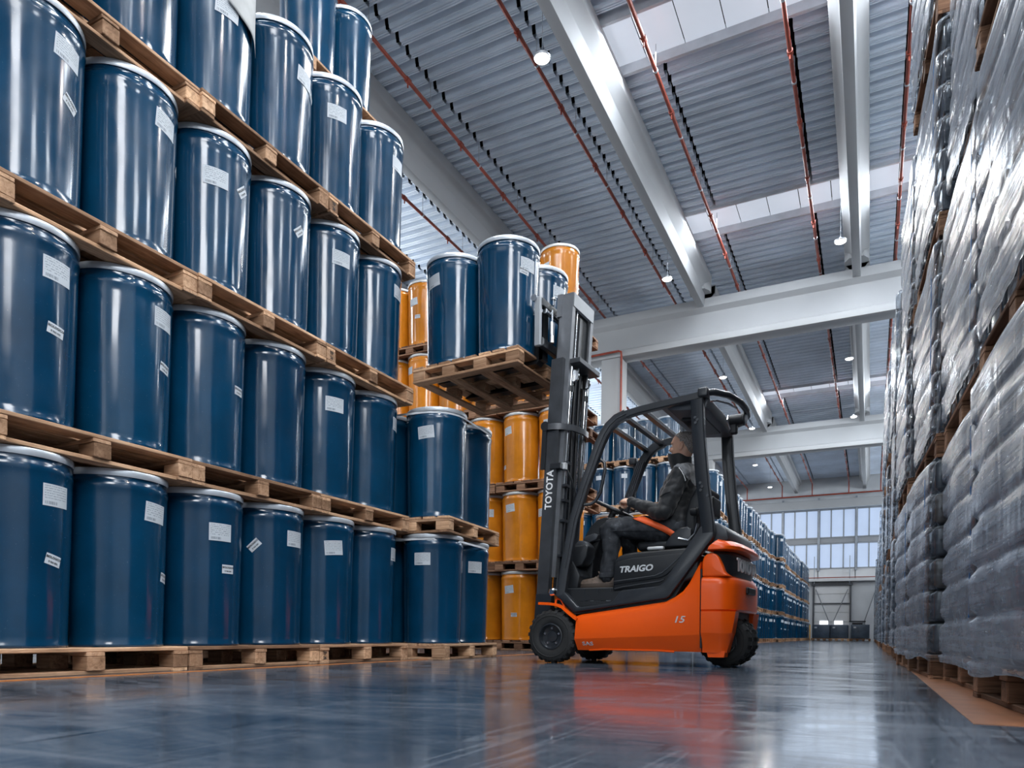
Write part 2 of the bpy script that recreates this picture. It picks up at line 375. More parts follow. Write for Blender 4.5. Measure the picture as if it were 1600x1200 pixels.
# roof: profiled deck in sheets, lit roof-light strips, T beams, cross girders
ceil = struct(MB().box((-3, 22, ZD+.42), (24, 64, .1)), 'ceiling', M['void'])
joints = [-14.0, -11.9, -9.85, -7.72, -5.44, -3.56, -1.35, .5, 2.6, 4.6, 8.0]
sky = [(4.9, 6.1), (11.68, 12.9), (17.94, 19.15), (32.4, 33.45), (-2.3, -1.1)]
def deck_sheet(x0, x1, y0, y1):
    p = .31; prof = []; y = y0; k = 0
    while y < y1 - .01:
        for dy, z in ((0, 0), (.13, 0), (.137, .035), (.147, .035), (.165, .15), (.205, .15), (.213, .135), (.227, .135), (.235, .15), (.275, .15), (.293, .05), (.303, .05)):
            if y+dy <= y1: prof.append((y+dy, ZD+z))
            # stiffening groove in the wide flange
            if dy == 0 and y+.11 < y1: prof += [(y+.035, ZD), (y+.043, ZD+.022), (y+.053, ZD+.022), (y+.061, ZD), (y+.08, ZD), (y+.088, ZD+.022), (y+.098, ZD+.022), (y+.106, ZD)]
        y += p
    prof.append((y1, ZD))
    n = len(prof); mb = MB()
    mb.add([(x0, a, z) for a, z in prof]+[(x1, a, z) for a, z in prof], [(i, i+1, n+i+1, n+i) for i in range(n-1)])
    struct(mb, 'deck_sheet', M['deck'], ceil, smooth=0)
for i in range(len(joints)-1):
    x0, x1 = joints[i]+.035, joints[i+1]-.035
    if joints[i+1] <= -4.6: segs = [(-9.4, 21.6), (21.6, 36.0), (36.0, 52)]
    else:
        segs = [(-9.4, -2.3), (-1.1, 4.9), (6.1, 11.68), (12.9, 17.94), (19.15, 21.6), (21.6, 32.4), (33.45, 36.0), (36.0, 52)]
    if joints[i] < -4.6 < joints[i+1]:
        for a, c in ((-9.4, 21.6), (21.6, 36.0), (36.0, 52)): deck_sheet(x0, -4.6, a, c)
        x0 = -4.6; segs = [(-9.4, -2.3), (-1.1, 4.9), (6.1, 11.68), (12.9, 17.94), (19.15, 21.6), (21.6, 32.4), (33.45, 36.0), (36.0, 52)]
    for a, c in segs: deck_sheet(x0, x1, a, c)
M['curb'] = plain('white roof-light kerb', (.5, .53, .57), .5)
for i, (a, c) in enumerate(sky):
    o = MB()
    for y in (a, c): o.box((1.7, y, ZD+.06), (12.5, .06, .26))
    so = struct(o, 'window_%d' % (n+1+i), M['curb'])
    x = -4.55
    while x < 7.9:
        struct(MB().box((x+.36, (a+c)/2, ZD+.12), (.70, c-a-.04, .02)), 'pane', M['skylight'], so); x += .72
nb = 16
for x in (-13.1, -8.87, -4.6, -.43, 3.75):
    for y0, y1 in ((-9.4, 21.3), (21.9, 35.7), (36.3, 52.0)):
        poly = [(-.1, 10.0), (.1, 10.0), (.12, 10.42), (.30, 10.62), (.31, 10.86), (-.31, 10.86), (-.30, 10.62), (-.12, 10.42)]
        struct(MB().prism([(x+a, z) for a, z in poly], y0, y1, b=.015), 'ceiling_beam', M['concrete'], smooth=30)
        for ye, s in ((y0, 1), (y1, -1)):   # thickened, curved end block
            if -9 < ye < 51: struct(MB().loft([[(x+a*k, ye+s*t, z) for a, z in ((-.3, 10.35), (.3, 10.35), (.31, 10.86), (-.31, 10.86))] for t, k in ((0, 1.0), (.22, .94), (.40, .6))]), 'ceiling_beam', M['concrete'], smooth=30)
for y in (21.6, 36.0):
    poly = [(-.3, 8.94), (.3, 8.94), (.3, 9.13), (.12, 9.22), (.12, 9.88), (.3, 9.98), (.3, 10.24), (-.3, 10.24), (-.3, 9.98), (-.12, 9.88), (-.12, 9.22), (-.3, 9.13)]
    struct(MB().prism([(y+a, z) for a, z in poly], -14, 8, axis='x', b=.015), 'ceiling_beam', M['concrete'], smooth=30)
for x in (-7.37, ): 
    struct(MB().prism([(x-.33, 21.3), (x+.33, 21.3), (x+.33, 21.9), (x-.33, 21.9)], 0, 8.93, axis='z', b=.03), 'column', M['concrete'], smooth=30)
    struct(MB().prism([(x-.33, 35.7), (x+.33, 35.7), (x+.33, 36.3), (x-.33, 36.3)], 0, 8.93, axis='z', b=.03), 'column', M['concrete'], smooth=30)
# sprinkler pipes with couplings and clamps
where = ['leftmost sprinkler pipe beyond the outermost roof beam', 'sprinkler pipe nearest the tall blue drum stacks', 'sprinkler pipe just left of the middle roof beam, passing the big lamp', 'sprinkler pipe just right of the middle roof beam', 'sprinkler pipe crossing both roof lights beside the straight beam', 'sprinkler pipe above the wrapped stacks']
for x, lab in zip(joints[2:8], where):
    mb = MB(); z = 10.42; mb.cyl((x, -9, z), (x, 51.3, z), .036, 10)
    t = mb.obj('sprinkler_pipe', M['pipe']); tag(t, 'red '+lab, 'pipe', 'sprinkler pipes under the roof')
    cp = MB(); cl = MB(); y = 1.2+(x*7 % 2)
    while y < 50:
        cp.cyl((x, y-.05, z), (x, y+.05, z), .052, 10); cp.cyl((x, y, z-.13), (x, y, z), .016, 6); cl.cyl((x, y+.75, z-.02), (x, y+.75, ZD), .008, 6); cl.cyl((x, y+.73, z), (x, y+.77, z), .045, 10); y += 1.9
    cp.obj('coupling', M['pipe'], t)['kind'] = 'stuff'; cl.obj('clamp', M['galv'], t)['kind'] = 'stuff'
mb = MB().cyl((-11, 51.2, 9.62), (2, 51.2, 9.64), .05, 10)
for x in joints[2:8]: mb.cyl((x, 51.2, 9.62), (x, 51.2, 10.45), .036, 8)
tag(mb.obj('sprinkler_main', M['pipe']), 'red sprinkler main running along the top of the far wall', 'pipe')
mb = MB().tube([(-8.9, 21.15, 9.02), (-7.08, 21.15, 9.06), (-7.0, 21.15, 9.02), (-6.99, 21.15, 8.9), (-6.99, 21.15, 0)], .035, 10)
tag(mb.obj('riser_pipe', M['pipe']), 'thin red pipe turning down beside the white column', 'pipe')
mb = MB().cyl((-11, 51.45, 4.16), (2, 51.45, 4.16), .03, 8)
tag(mb.obj('wall_pipe', M['pipe']), 'thin rusty pipe along the ledge above the dock door', 'pipe')
# pendant lamps
lamps = []
for x in (-4.76, -.71):
    for y in (2.6, 10.25, 18.05, 25.8, 32.7, 39.8, 46.1):
        if x > -1 and y > 36: continue
        lamps.append((x-.85 if y > 36 else x, y))
lamps += [(3.3, 2.6), (3.3, 10.25), (3.3, 18.05), (-8.9+.1, 2.6)]
mL = MB().lathe([(.02, .0), (.14, .0), (.15, .01), (.152, .03), (.12, .04), (.06, .055), (.03, .10), (.01, .11)], 28).mesh('lamp_housing', M['galv'])
mG = MB().lathe([(.001, -.012), (.125, -.012), (.138, .0), (.001, .001)], 28).mesh('diffuser', M['lampglow'])
mW = MB().cyl((0, 0, .10), (0, 0, 1.5), .006, 6).mesh('suspension_wire', M['frame'])
proto = None
for i, (x, y) in enumerate(lamps):
    col = 'high above the near blue stacks' if x < -6.5 else 'in the row beside the straight beam' if -1 < x < 0 else 'in the row beside the middle beam' if x < 0 else 'above the wrapped stacks'
    if proto is None:
        proto = new_obj('pendant_lamp', mL); new_obj('diffuser', mG, proto); new_obj('suspension_wire', mW, proto); o = proto
        l = bpy.data.lights.new('lamp_light', 'AREA'); l.shape = 'DISK'; l.size = .27; l.energy = 120; l.color = (1, .95, .88)
        lo = bpy.data.objects.new('lamp_light', l); C.objects.link(lo); lo.parent = o; lo.location = (0, 0, -.03)
    else: o = copy_tree(proto)
    o.location = (x, y, 9.4); o.scale = (.88, .88, 1)
    tag(o, 'round white pendant lamp %s, %s from the camera end' % (col, ORD[1+[q for q in lamps if abs(q[0]-x) < 1.2].index((x, y))]), 'lamp', 'pendant lamps under the roof')
# ------------------------------------------------------------------ pallets
PW, PH, DH, PT = 1.14, .145, .997, 1.144
def wobble(me, a, seed):
    rnd = random.Random(seed)
    for vtx in me.vertices: vtx.co += Vector((rnd.uniform(-a, a), rnd.uniform(-a, a)*.6, rnd.uniform(-a, a)*.6))
    return me
def piece_set(mat):
    d = {}
    for k in range(3):
        d['deck', k] = wobble(MB().box((0, 0, 0), (PW, .118, .022), b=.003).mesh('deck_board', mat, 0), .0015, k)
        d['stringer', k] = wobble(MB().box((0, 0, 0), (PW, .1, .022), b=.003).mesh('stringer_board', mat, 0), .0015, 5+k)
        d['block', k] = wobble(MB().box((0, 0, 0), (.135, .098, .078), b=.004).mesh('block', mat, 0), .0025, 9+k)
        d['bottom', k] = wobble(MB().box((0, 0, 0), (PW, .098, .022), b=.003).mesh('bottom_board', mat, 0), .0015, 14+k)
    return d
PS = {'light': piece_set(M['wood']), 'dark': piece_set(M['darkwood'])}
def pallet(loc, rz, label, group, kind='light', detail=True, mat=None):
    rnd = random.Random(int(loc[0]*1000)+int(loc[1]*777)+int(loc[2]*55))
    d = PS[kind]; h = PW/2
    t = empty('pallet', loc, rz); tag(t, label, 'pallet', group)
    def pc(nm, key, p, r=0):
        k = rnd.randrange(3); new_obj(nm, d[key, k], t, (p[0]+rnd.uniform(-.003, .003), p[1]+rnd.uniform(-.003, .003), p[2]), (0, 0, r+rnd.uniform(-.006, .006)))
    for i in range(8): pc('deck_board', 'deck', (-h+.06+i*(PW-.12)/7, 0, .134), PI/2)
    ys = (-h+.05, 0, h-.05); xs = (-h+.068, -h/3+.02, h/3-.02, h-.068)
    for y in ys: pc('stringer_board', 'stringer', (0, y, .111))
    for x in xs:
        for y in ys: pc('block', 'block', (x, y, .061), PI/2 if abs(y) < .1 and False else 0)
    for x in xs: pc('bottom_board', 'bottom', (x, 0, .011), PI/2)
    for y in (ys[0], ys[2]): pc('bottom_board', 'bottom', (0, y, .0112))
    return t
def far_pallet_mesh(mat):
    mb = MB(); h = PW/2; ys = (-h+.05, 0, h-.05); xs = (-h+.068, -h/3+.02, h/3-.02, h-.068)
    for i in range(8): mb.box((-h+.06+i*(PW-.12)/7, 0, .134), (.118, PW, .022))
    for y in ys: mb.box((0, y, .111), (PW, .1, .022))
    for x in xs:
        for y in ys: mb.box((x, y, .061), (.135, .098, .078))
        mb.box((x, 0, .011), (.098, PW, .022))
    return mb.mesh('pallet', mat, 0)
FP = {'light': far_pallet_mesh(M['wood']), 'dark': far_pallet_mesh(M['darkwood'])}
def far_pallet(loc, rz, label, group, kind='light'):
    return tag(new_obj('pallet', FP[kind], None, loc, (0, 0, rz)), label, 'pallet', group)

# ------------------------------------------------------------------ drums
prof = [(.262, 0), (.267, .006), (.267, .016), (.263, .024), (.2635, .06), (.2715, .45), (.279, .84), (.280, .872), (.2835, .886), (.2855, .902), (.283, .918), (.277, .930), (.2735, .940), (.2745, .962), (.277, .97)]
ringp = [(.276, .958), (.282, .955), (.2845, .962), (.2855, .975), (.284, .988), (.281, .993), (.276, .99)]
lidp = [(.279, .986), (.272, .99), (.268, .974), (.262, .97), (.001, .97)]
def drum_rad(z): return .263+(.279-.263)*(z-.024)/(.84-.024)
dm = {c: MB().lathe(prof, 56).mesh('drum_body', M[c], 40) for c in ('blue', 'yellow')}
rm = {'blue': MB().lathe(ringp, 56).mesh('closing_ring', M['ring'], 40), 'yellow': MB().lathe(ringp, 56).mesh('closing_ring', M['yring'], 40)}
lm = {c: MB().lathe(lidp, 40).mesh('lid', M[c], 40) for c in ('blue', 'yellow')}
for c in rm: rm[c].name = 'closing_ring'
def patch(wd, ht, z, tilt, mat, name, curl=0, n=7):
    """a paper rectangle wrapped on the tapered drum, centred on azimuth 0 (-Y side) at height z"""
    me = MB(); vs = []; 
    for j in range(n):
        for i in range(n):
            a = (i/(n-1)-.5)*wd; h = (j/(n-1)-.5)*ht
            x = a*math.cos(tilt)-h*math.sin(tilt); zz = z+a*math.sin(tilt)+h*math.cos(tilt)
            r = drum_rad(zz)+.0016+curl*(max(0, i/(n-1)-.6)**2)*.06; th = x/r
            vs.append((r*math.sin(th), -r*math.cos(th), zz))
    me.add(vs, [(j*n+i, j*n+i+1, (j+1)*n+i+1, (j+1)*n+i) for j in range(n-1) for i in range(n-1)])
    ms = me.mesh(name, mat, 60); uv = ms.uv_layers.new(name='UVMap')
    for lp in ms.loops:
        vi = lp.vertex_index
    # recover grid coordinates from position
    for pl in ms.polygons:
        for li in pl.loop_indices:
            co = ms.vertices[ms.loops[li].vertex_index].co; r = math.hypot(co.x, co.y); x = math.atan2(co.x, -co.y)*drum_rad(co.z); dz = co.z-z
            a = x*math.cos(tilt)+dz*math.sin(tilt); h = -x*math.sin(tilt)+dz*math.cos(tilt)
            uv.data[li].uv = (min(1, max(0, a/wd+.5)), min(1, max(0, h/ht+.5)))
    return ms
LBL = {(k, t): patch(.155, .112, .765, R(tt), M['label' if k == 0 else 'label2'], 'shipping_label') for k in (0, 1) for t, tt in (('flat', 0), ('tilt', -4), ('up', 5))}
STK = {t: patch(.092, .056, .45, R(t), M['paper'], 'sticker') for t in (0, -8, -14, -28, 45, 78)}
tm = text_mesh('BIOLOGICO', .0165, 0, 1, 0, .0006); tn = text_mesh('B 960 000', .0135, 0, 1, 0, .0003)
def bend_text(mes, z, tilt, name, mat):
    mb = MB()
    for me, dz in mes:
        vs = []
        for q in me.vertices:
            a, h = q.co.x, q.co.y+dz; x = a*math.cos(tilt)-h*math.sin(tilt); zz = z+a*math.sin(tilt)+h*math.cos(tilt); r = drum_rad(zz)+.0030; th = x/r
            vs.append((r*math.sin(th), -r*math.cos(th), zz))
        mb.add(vs, [tuple(p.vertices) for p in me.polygons])
    return mb.mesh(name, mat, 0)
STX = {t: bend_text([(tm, .011), (tn, -.013)], .45, R(t), 'lettering', M['ink']) for t in STK}
def drum(loc, col, label, group, lab=None, stk=None, rz=0, seed=0):
    """lab=(azimuth, dz, style) stk=(azimuth, dz, tilt): azimuths in degrees from -Y, positive towards +X"""
    t = new_obj('drum', dm[col], None, loc, (0, 0, rz)); tag(t, label, 'drum', group)
    new_obj('closing_ring', rm[col], t); new_obj('lid', lm[col], t)
    if lab: new_obj('shipping_label', LBL[seed % 2, lab[2]], t, (0, 0, min(lab[1], .012)), (0, 0, R(lab[0])-rz)).scale = (1.0012, 1.0012, 1)
    if stk:
        s = new_obj('sticker', STK[stk[2]], t, (0, 0, stk[1]), (0, 0, R(stk[0])-rz)); k = drum_rad(.45+stk[1])/drum_rad(.45)+.0006; s.scale = (k, k, 1); new_obj('lettering', STX[stk[2]], s)
    return t
def far_drum_mesh(mats, seed):
    mb = MB(); q = prof+ringp[1:]+[(.001, .985)]; n1 = len(prof)-1
    mb.lathe(q, 22, mis=[0]*n1+[1]*(len(ringp)-1)+[0])
    rnd = random.Random(seed)
    for (a, z, wd, ht) in ((rnd.uniform(.3, 1.2), .74, .15, .11), (rnd.uniform(-.6, 1.4), rnd.uniform(.35, .5), .07, .05))[:1+(seed % 3 == 0)]:
        vs = []
        for j in (0, 1):
            for i in range(4):
                zz = z+(j-.5)*ht; r = drum_rad(zz)+.002; th = a+(i/3-.5)*wd/r; vs.append((r*math.sin(th), -r*math.cos(th), zz))
        mb.add(vs, [(i, i+1, 5+i, 4+i) for i in range(3)], 2)
    return mb.mesh('drum', mats, 40)
FD = {'blue': [far_drum_mesh([M['blue'], M['ring'], M['paper']], k) for k in range(6)], 'yellow': [far_drum_mesh([M['yellow'], M['yring'], M['paper']], 20+k) for k in range(4)]}
def far_drum(loc, col, label, group, k, rz=0):
    return tag(new_obj('drum', FD[col][k % len(FD[col])], None, loc, (0, 0, rz)), label, 'drum', group)

TPM = text_mesh('TP\n26', .034, .0006, 1, 0, .0008); TPM.materials.append(M['ink'])
# ---- the near wall of blue drums: three stacks, four layers
X0 = -3.70; YB = (1.815, 2.965, 4.115, 5.265)
G = 'blue drums in the near stacks'; GP = 'pallets in the near blue stacks'
LAB = {(1, 1, 0): ((107.5, 0.061, 'flat'), (105.2, -0.002, -14)), (1, 1, 1): ((105.2, 0.059, 'tilt'), (128.0, -0.043, -8)), (1, 2, 0): ((101.2, 0.09, 'flat'), (100.5, 0.026, -8)), (1, 2, 1): ((110.9, 0.122, 'flat'), (115.3, 0.049, -8)), (1, 3, 0): ((106.3, 0.11, 'tilt'), (110.8, 0.082, -28)), (1, 3, 1): ((105.4, 0.108, 'tilt'), (142.5, 0.135, -28)), (2, 1, 0): ((80.7, -0.038, 'flat'), (93.3, 0.045, 0)), (2, 1, 1): ((97.4, -0.003, 'flat'), (33.6, 0.246, 45)), (2, 2, 0): (None, (110.4, 0.084, 0)), (2, 3, 0): ((62.9, -0.08, 'flat'), (103.3, 0.237, 45)), (2, 3, 1): (None, (90.3, 0.239, 45)), (2, 4, 0): ((74.2, -0.113, 'tilt'), (104.3, 0.238, -8)), (2, 4, 1): ((98.2, -0.086, 'tilt'), (120.0, 0.182, -28)), (3, 1, 0): ((68.3, -0.013, 'up'), None), (3, 1, 1): ((112.3, 0.03, 'flat'), None), (3, 2, 0): ((67.1, -0.038, 'flat'), None), (3, 2, 1): ((114.6, 0.027, 'flat'), None), (3, 3, 0): ((70.3, -0.038, 'flat'), None), (3, 3, 1): ((104.6, 0.003, 'flat'), None), (3, 4, 0): ((59.1, -0.056, 'flat'), None), (3, 4, 1): ((95.8, -0.041, 'flat'), None)}
jit = random.Random(3)
for s in range(3):
    for L in range(4):
        z = L*PT; yc = (YB[s]+YB[s+1])/2; dx = jit.uniform(-.015, .015) if L else 0; dy = 0.0
        yc += (L*.012 if s else L*.018)
        PLAST = pallet((X0-.57+dx, yc, z), jit.uniform(-.006, .006)+(PI if L % 2 else 0), 'wooden pallet under layer %s of the %s near blue stack' % (['one', 'two', 'three', 'four'][L], ORD[s+1]), GP)
        if s == 2:
            bt = new_obj('lettering', TPM, PLAST, Matrix.Rotation(-PLAST.rotation_euler.z, 4, 'Z') @ Vector((.5718, -.519, .061)), (R(90), 0, R(90)-PLAST.rotation_euler.z))
        for d in range(2):
            px = (X0-.292+dx, yc-.2868+d*.5736, z+PH+.001)
            e = LAB.get((s+1, L+1, d), (None, None)); col = s*2+d+1
            drum(px, 'blue', 'dark blue steel drum in the %s front column of the near stacks, %s layer up' % (ORD[col], ORD[L+1]), G, e[0], e[1], 0, s+L+d)
            drum((px[0]-.574, px[1], px[2]), 'blue', 'dark blue drum hidden behind the %s front column, %s layer up' % (ORD[col], ORD[L+1]), 'blue drums behind the near front row')
# ---- the taller row behind
for L in range(6):
    z = L*PT; pc = (-5.47, 5.78, z)
    far_pallet(pc, 0, 'wooden pallet in the taller stack behind the near stacks, layer %s' % ['one', 'two', 'three', 'four', 'five', 'six'][L], 'pallets of the taller stack behind')
    for d in range(2):
        drum((pc[0]+.28, 5.78-.2868+d*.5736, z+PH+.001), 'blue', 'blue drum in the taller stack behind, %s one, layer %s' % (('nearer', 'farther')[d], ['one', 'two', 'three', 'four', 'five', 'six'][L]), 'blue drums of the taller stack behind', (38, 0, 'flat') if d == 0 else None)
# ---- the short stack that stands out into the aisle, strapped with white bands
a4 = R(4.0); P4 = Vector((-3.985, 5.885, 0))
for L in range(2):
    z = L*PT; a = a4+(.01 if L else 0); off = Vector((.02*L, 0, 0))
    pallet((P4.x+off.x, P4.y, z), a, 'wooden pallet under the %s layer of the short two-layer blue stack' % ('lower', 'upper')[L], 'pallets of the short blue stack')
    for i, (sx, sy) in enumerate(((1, -1), (1, 1), (-1, -1), (-1, 1))):
        v = Matrix.Rotation(a, 3, 'Z') @ Vector((sx*.2868, sy*.2868, 0))
        nm = ('front corner', 'aisle side', 'inner front', 'inner back')[i]
        e = {(0, 0): ((12, 0, 'flat'), None), (0, 1): ((62, -.02, 'flat'), None), (1, 0): ((12, 0, 'up'), None)}.get((L, i), (None, None))
        drum((P4.x+off.x+v.x, P4.y+v.y, z+PH+.001), 'blue', 'blue drum at the %s of the short strapped stack, %s layer' % (nm, ('lower', 'upper')[L]), 'blue drums of the short strapped stack', e[0], e[1])
    # strapping band round the four drums
    pts = []
    for k, (sx, sy) in enumerate(((1, -1), (1, 1), (-1, 1), (-1, -1))):
        for t in range(7):
            an = -PI/2+k*PI/2+t*PI/12; q = Vector((sx*.2868+.2765*math.cos(an), sy*.2868+.2765*math.sin(an), 0)); q = Matrix.Rotation(a, 3, 'Z') @ q
            pts.append((P4.x+off.x+q.x, P4.y+q.y, z+PH+.946-(.05 if L == 0 and k in (0, 1) and 2 < t+k < 6 else 0)))
    tag(MB().tube(pts, 1, closed=True, prof=[(-.009, -.0012), (.009, -.0012), (.009, .0012), (-.009, .0012)], up=(0, 0, 1)).obj('strapping_band', M['strap']), 'white plastic band round the drum necks of the short stack, %s layer' % ('lower', 'upper')[L], 'strap')
# ---- paper sheet hanging over the top drum of the second stack
def sheet():
    n = 14; vs = []
    cx, cy = X0-.292, (YB[1]+YB[2])/2-.2868+.012*3; zt = 3*PT+PH+.93
    for j in range(n):
        for i in range(n):
            az = R(74+i*(62)/(n-1)); u = i/(n-1); low = .30+.12*u
            h = zt+.06-low*(j/(n-1)); r = .297+.005*math.sin(u*9+j*.2)+.010*(j/(n-1)); vs.append((cx+r*math.sin(az), cy-r*math.cos(az), h))
    mb = MB(); fs = [(j*n+i, j*n+i+1, (j+1)*n+i+1, (j+1)*n+i) for j in range(n-1) for i in range(n-1)]
    mb.add(vs, fs); o = mb.obj('paper_sheet', plain('grey slip-sheet paper', (.42, .43, .43), .8, var=.08, vs=12), smooth=60)
    sm = o.modifiers.new('thickness', 'SOLIDIFY'); sm.thickness = .002
    return o
tag(sheet(), 'grey paper sheet hanging over a top-layer drum of the second near stack', 'paper')

# ---- the yellow wall: stacks facing the camera
YG, YP = 'yellow drums of the yellow wall', 'pallets of the yellow wall'
rnd = random.Random(11); styles = ('flat', 'tilt', 'up')
def yellow_stack(xc, yc, layers, nm, detail, deep=False):
    for L in range(layers):
        z = L*PT; dx = rnd.uniform(-.02, .02) if L else 0
        lw = ['one', 'two', 'three', 'four', 'five'][L]
        (pallet if detail else far_pallet)((xc+dx, yc, z), rnd.uniform(-.012, .012), 'worn wooden pallet under layer %s of %s' % (lw, nm), YP, kind='dark')
        for d in range(2):
            p = (xc+dx-.2868+d*.5736, yc-.284, z+PH+.001)
            lb = 'yellow steel drum of %s, %s one, layer %s' % (nm, ('inner', 'outer')[d], lw)
            if detail: drum(p, 'yellow', lb, YG, (rnd.choice((-32, -25, 30, -10)), rnd.uniform(-.1, .05), rnd.choice(styles)), (rnd.uniform(-45, 20), rnd.uniform(-.25, .1), 0) if rnd.random() < .6 else None, 0, rnd.randrange(9))
            else: far_drum(p, 'yellow', lb, YG, rnd.randrange(9), R(-40))
            if deep: far_drum((p[0], p[1]+.57, p[2]), 'yellow', lb.replace('drum of', 'back drum of'), YG, rnd.randrange(9))
yellow_stack(-4.33, 9.67, 5, 'the yellow stack behind the mast', True)
yellow_stack(-5.485, 9.69, 5, 'the second yellow stack from the mast', True)
yellow_stack(-6.64, 9.70, 5, 'the third yellow stack from the mast', True)
yellow_stack(-4.66, 10.85, 4, 'the yellow stack hidden behind the mast stack', False)
yellow_stack(-3.72, 12.02, 2, 'the low yellow stack seen through the cab', False)
# ---- blue block seen through the cab, five layers
for k in range(5):
    xc = -4.90-1.155*k
    for L in range(5):
        lw = ['one', 'two', 'three', 'four', 'five'][L]; z = L*PT
        far_pallet((xc, 18.07, z), 0, 'pallet under layer %s in column %s of the blue block beyond the cab' % (lw, ORD[k+1]), 'pallets of the blue block beyond the cab')
        for d in range(2):
            far_drum((xc-.2868+d*.5736, 18.07-.284, z+PH+.001), 'blue', 'blue drum in the block beyond the cab, %s stack, %s one, layer %s' % (ORD[k+1], ('outer', 'inner')[1-d], lw), 'blue drums of the block beyond the cab', rnd.randrange(9), R(-30))
# ---- blue aisle row beyond the forklift
def aisle_stack(xf, y0, layers, nm, both):
    for L in range(layers):
        lw = ['one', 'two', 'three', 'four', 'five'][L]; z = L*PT; dx = rnd.uniform(-.03, .03); yc = y0+.57
        far_pallet((xf-.57+dx, yc, z), 0, 'pallet under layer %s of the %s stack in the far blue row' % (lw, nm), 'pallets of the far blue row')
        for d in range(2):
            far_drum((xf-.285+dx, yc-.2868+d*.5736, z+PH+.001), 'blue', 'blue drum of the %s stack in the far blue row, %s one, layer %s' % (nm, ('nearer', 'farther')[d], lw), 'blue drums of the far row', rnd.randrange(9), R(rnd.uniform(5, 45)))
            if both and d == 0: far_drum((xf-.285+dx-.574, yc-.2868, z+PH+.001), 'blue', 'blue drum set back in the %s stack of the far blue row, layer %s' % (nm, lw), 'blue drums of the far row', rnd.randrange(9))
y = 18.75; k = 0
while y < 49.5:
    k += 1; both = k in (1, 12)
    xf = -3.62+rnd.uniform(-.05, .05) if y < 31.5 else (-3.33 if k == 12 else -3.52+rnd.uniform(-.06, .06))
    aisle_stack(xf, y, 4, ORD[k], both); y += 1.19
# ------------------------------------------------------------------ the right row: canisters on pallets under stretch film
mt, nt, b = nt_of('stretch film'); M['film'] = mt
setp(b, Roughness=.26, Specular_IOR_Level=.7)
v1 = mapping(nt, (2.2, 2.2, 9), rot=(R(35), R(20), 0)); n1 = noise(nt, v1, 1.2, 5, .6, .6)
oi = node(nt, 'ShaderNodeObjectInfo')
r1 = ramp(nt, n1, [(.3, (.16, .195, .245)), (.7, (.34, .385, .45))]); link(nt, r1.outputs[0], b.inputs['Base Color'])
v2 = mapping(nt, (1.6, 1.6, 46), rot=(R(34), R(-28), 0)); n2 = noise(nt, v2, 1.0, 2, .5, .3)
v3 = mapping(nt, (3.2, 3.2, .9), rot=(R(14), R(-16), 0)); n3 = noise(nt, v3, 2.2, 2, .45, .5)
av = node(nt, 'ShaderNodeMath', operation='ADD'); link(nt, mul(nt, n2, .32), av.inputs[0]); link(nt, mul(nt, n3, .9), av.inputs[1])
bump(nt, b, av.outputs[0], .5, .017)
lw = node(nt, 'ShaderNodeLayerWeight'); lw.inputs['Blend'].default_value = .35
fr = ramp(nt, lw.outputs['Facing'], [(.2, (.03, .03, .03)), (.8, (.82, .82, .82))])
fa = node(nt, 'ShaderNodeMath', operation='ADD', use_clamp=True); link(nt, fr.outputs[0], fa.inputs[0])
sn = ramp(nt, n2, [(.45, (0, 0, 0)), (.75, (.22, .22, .22))]); link(nt, sn.outputs[0], fa.inputs[1])
tr = node(nt, 'ShaderNodeBsdfTransparent'); tr.inputs[0].default_value = (.86, .9, .94, 1)
mxs = node(nt, 'ShaderNodeMixShader'); link(nt, fa.outputs[0], mxs.inputs[0]); link(nt, tr.outputs[0], mxs.inputs[1]); link(nt, b.outputs[0], mxs.inputs[2])
link(nt, mxs.outputs[0], nt.nodes['Material Output'].inputs[0])
mt, nt, b = nt_of('dark canister plastic'); M['can'] = mt; setp(b, Roughness=.2, Coat_Weight=.5)
oi = node(nt, 'ShaderNodeObjectInfo'); r = ramp(nt, oi.outputs['Random'], [(0, (.03, .036, .045)), (.5, (.055, .06, .07)), (.85, (.075, .06, .05)), (1, (.13, .06, .03))]); link(nt, r.outputs[0], b.inputs['Base Color'])
M['tape'] = plain('blue film edge', (.01, .12, .34), .4)

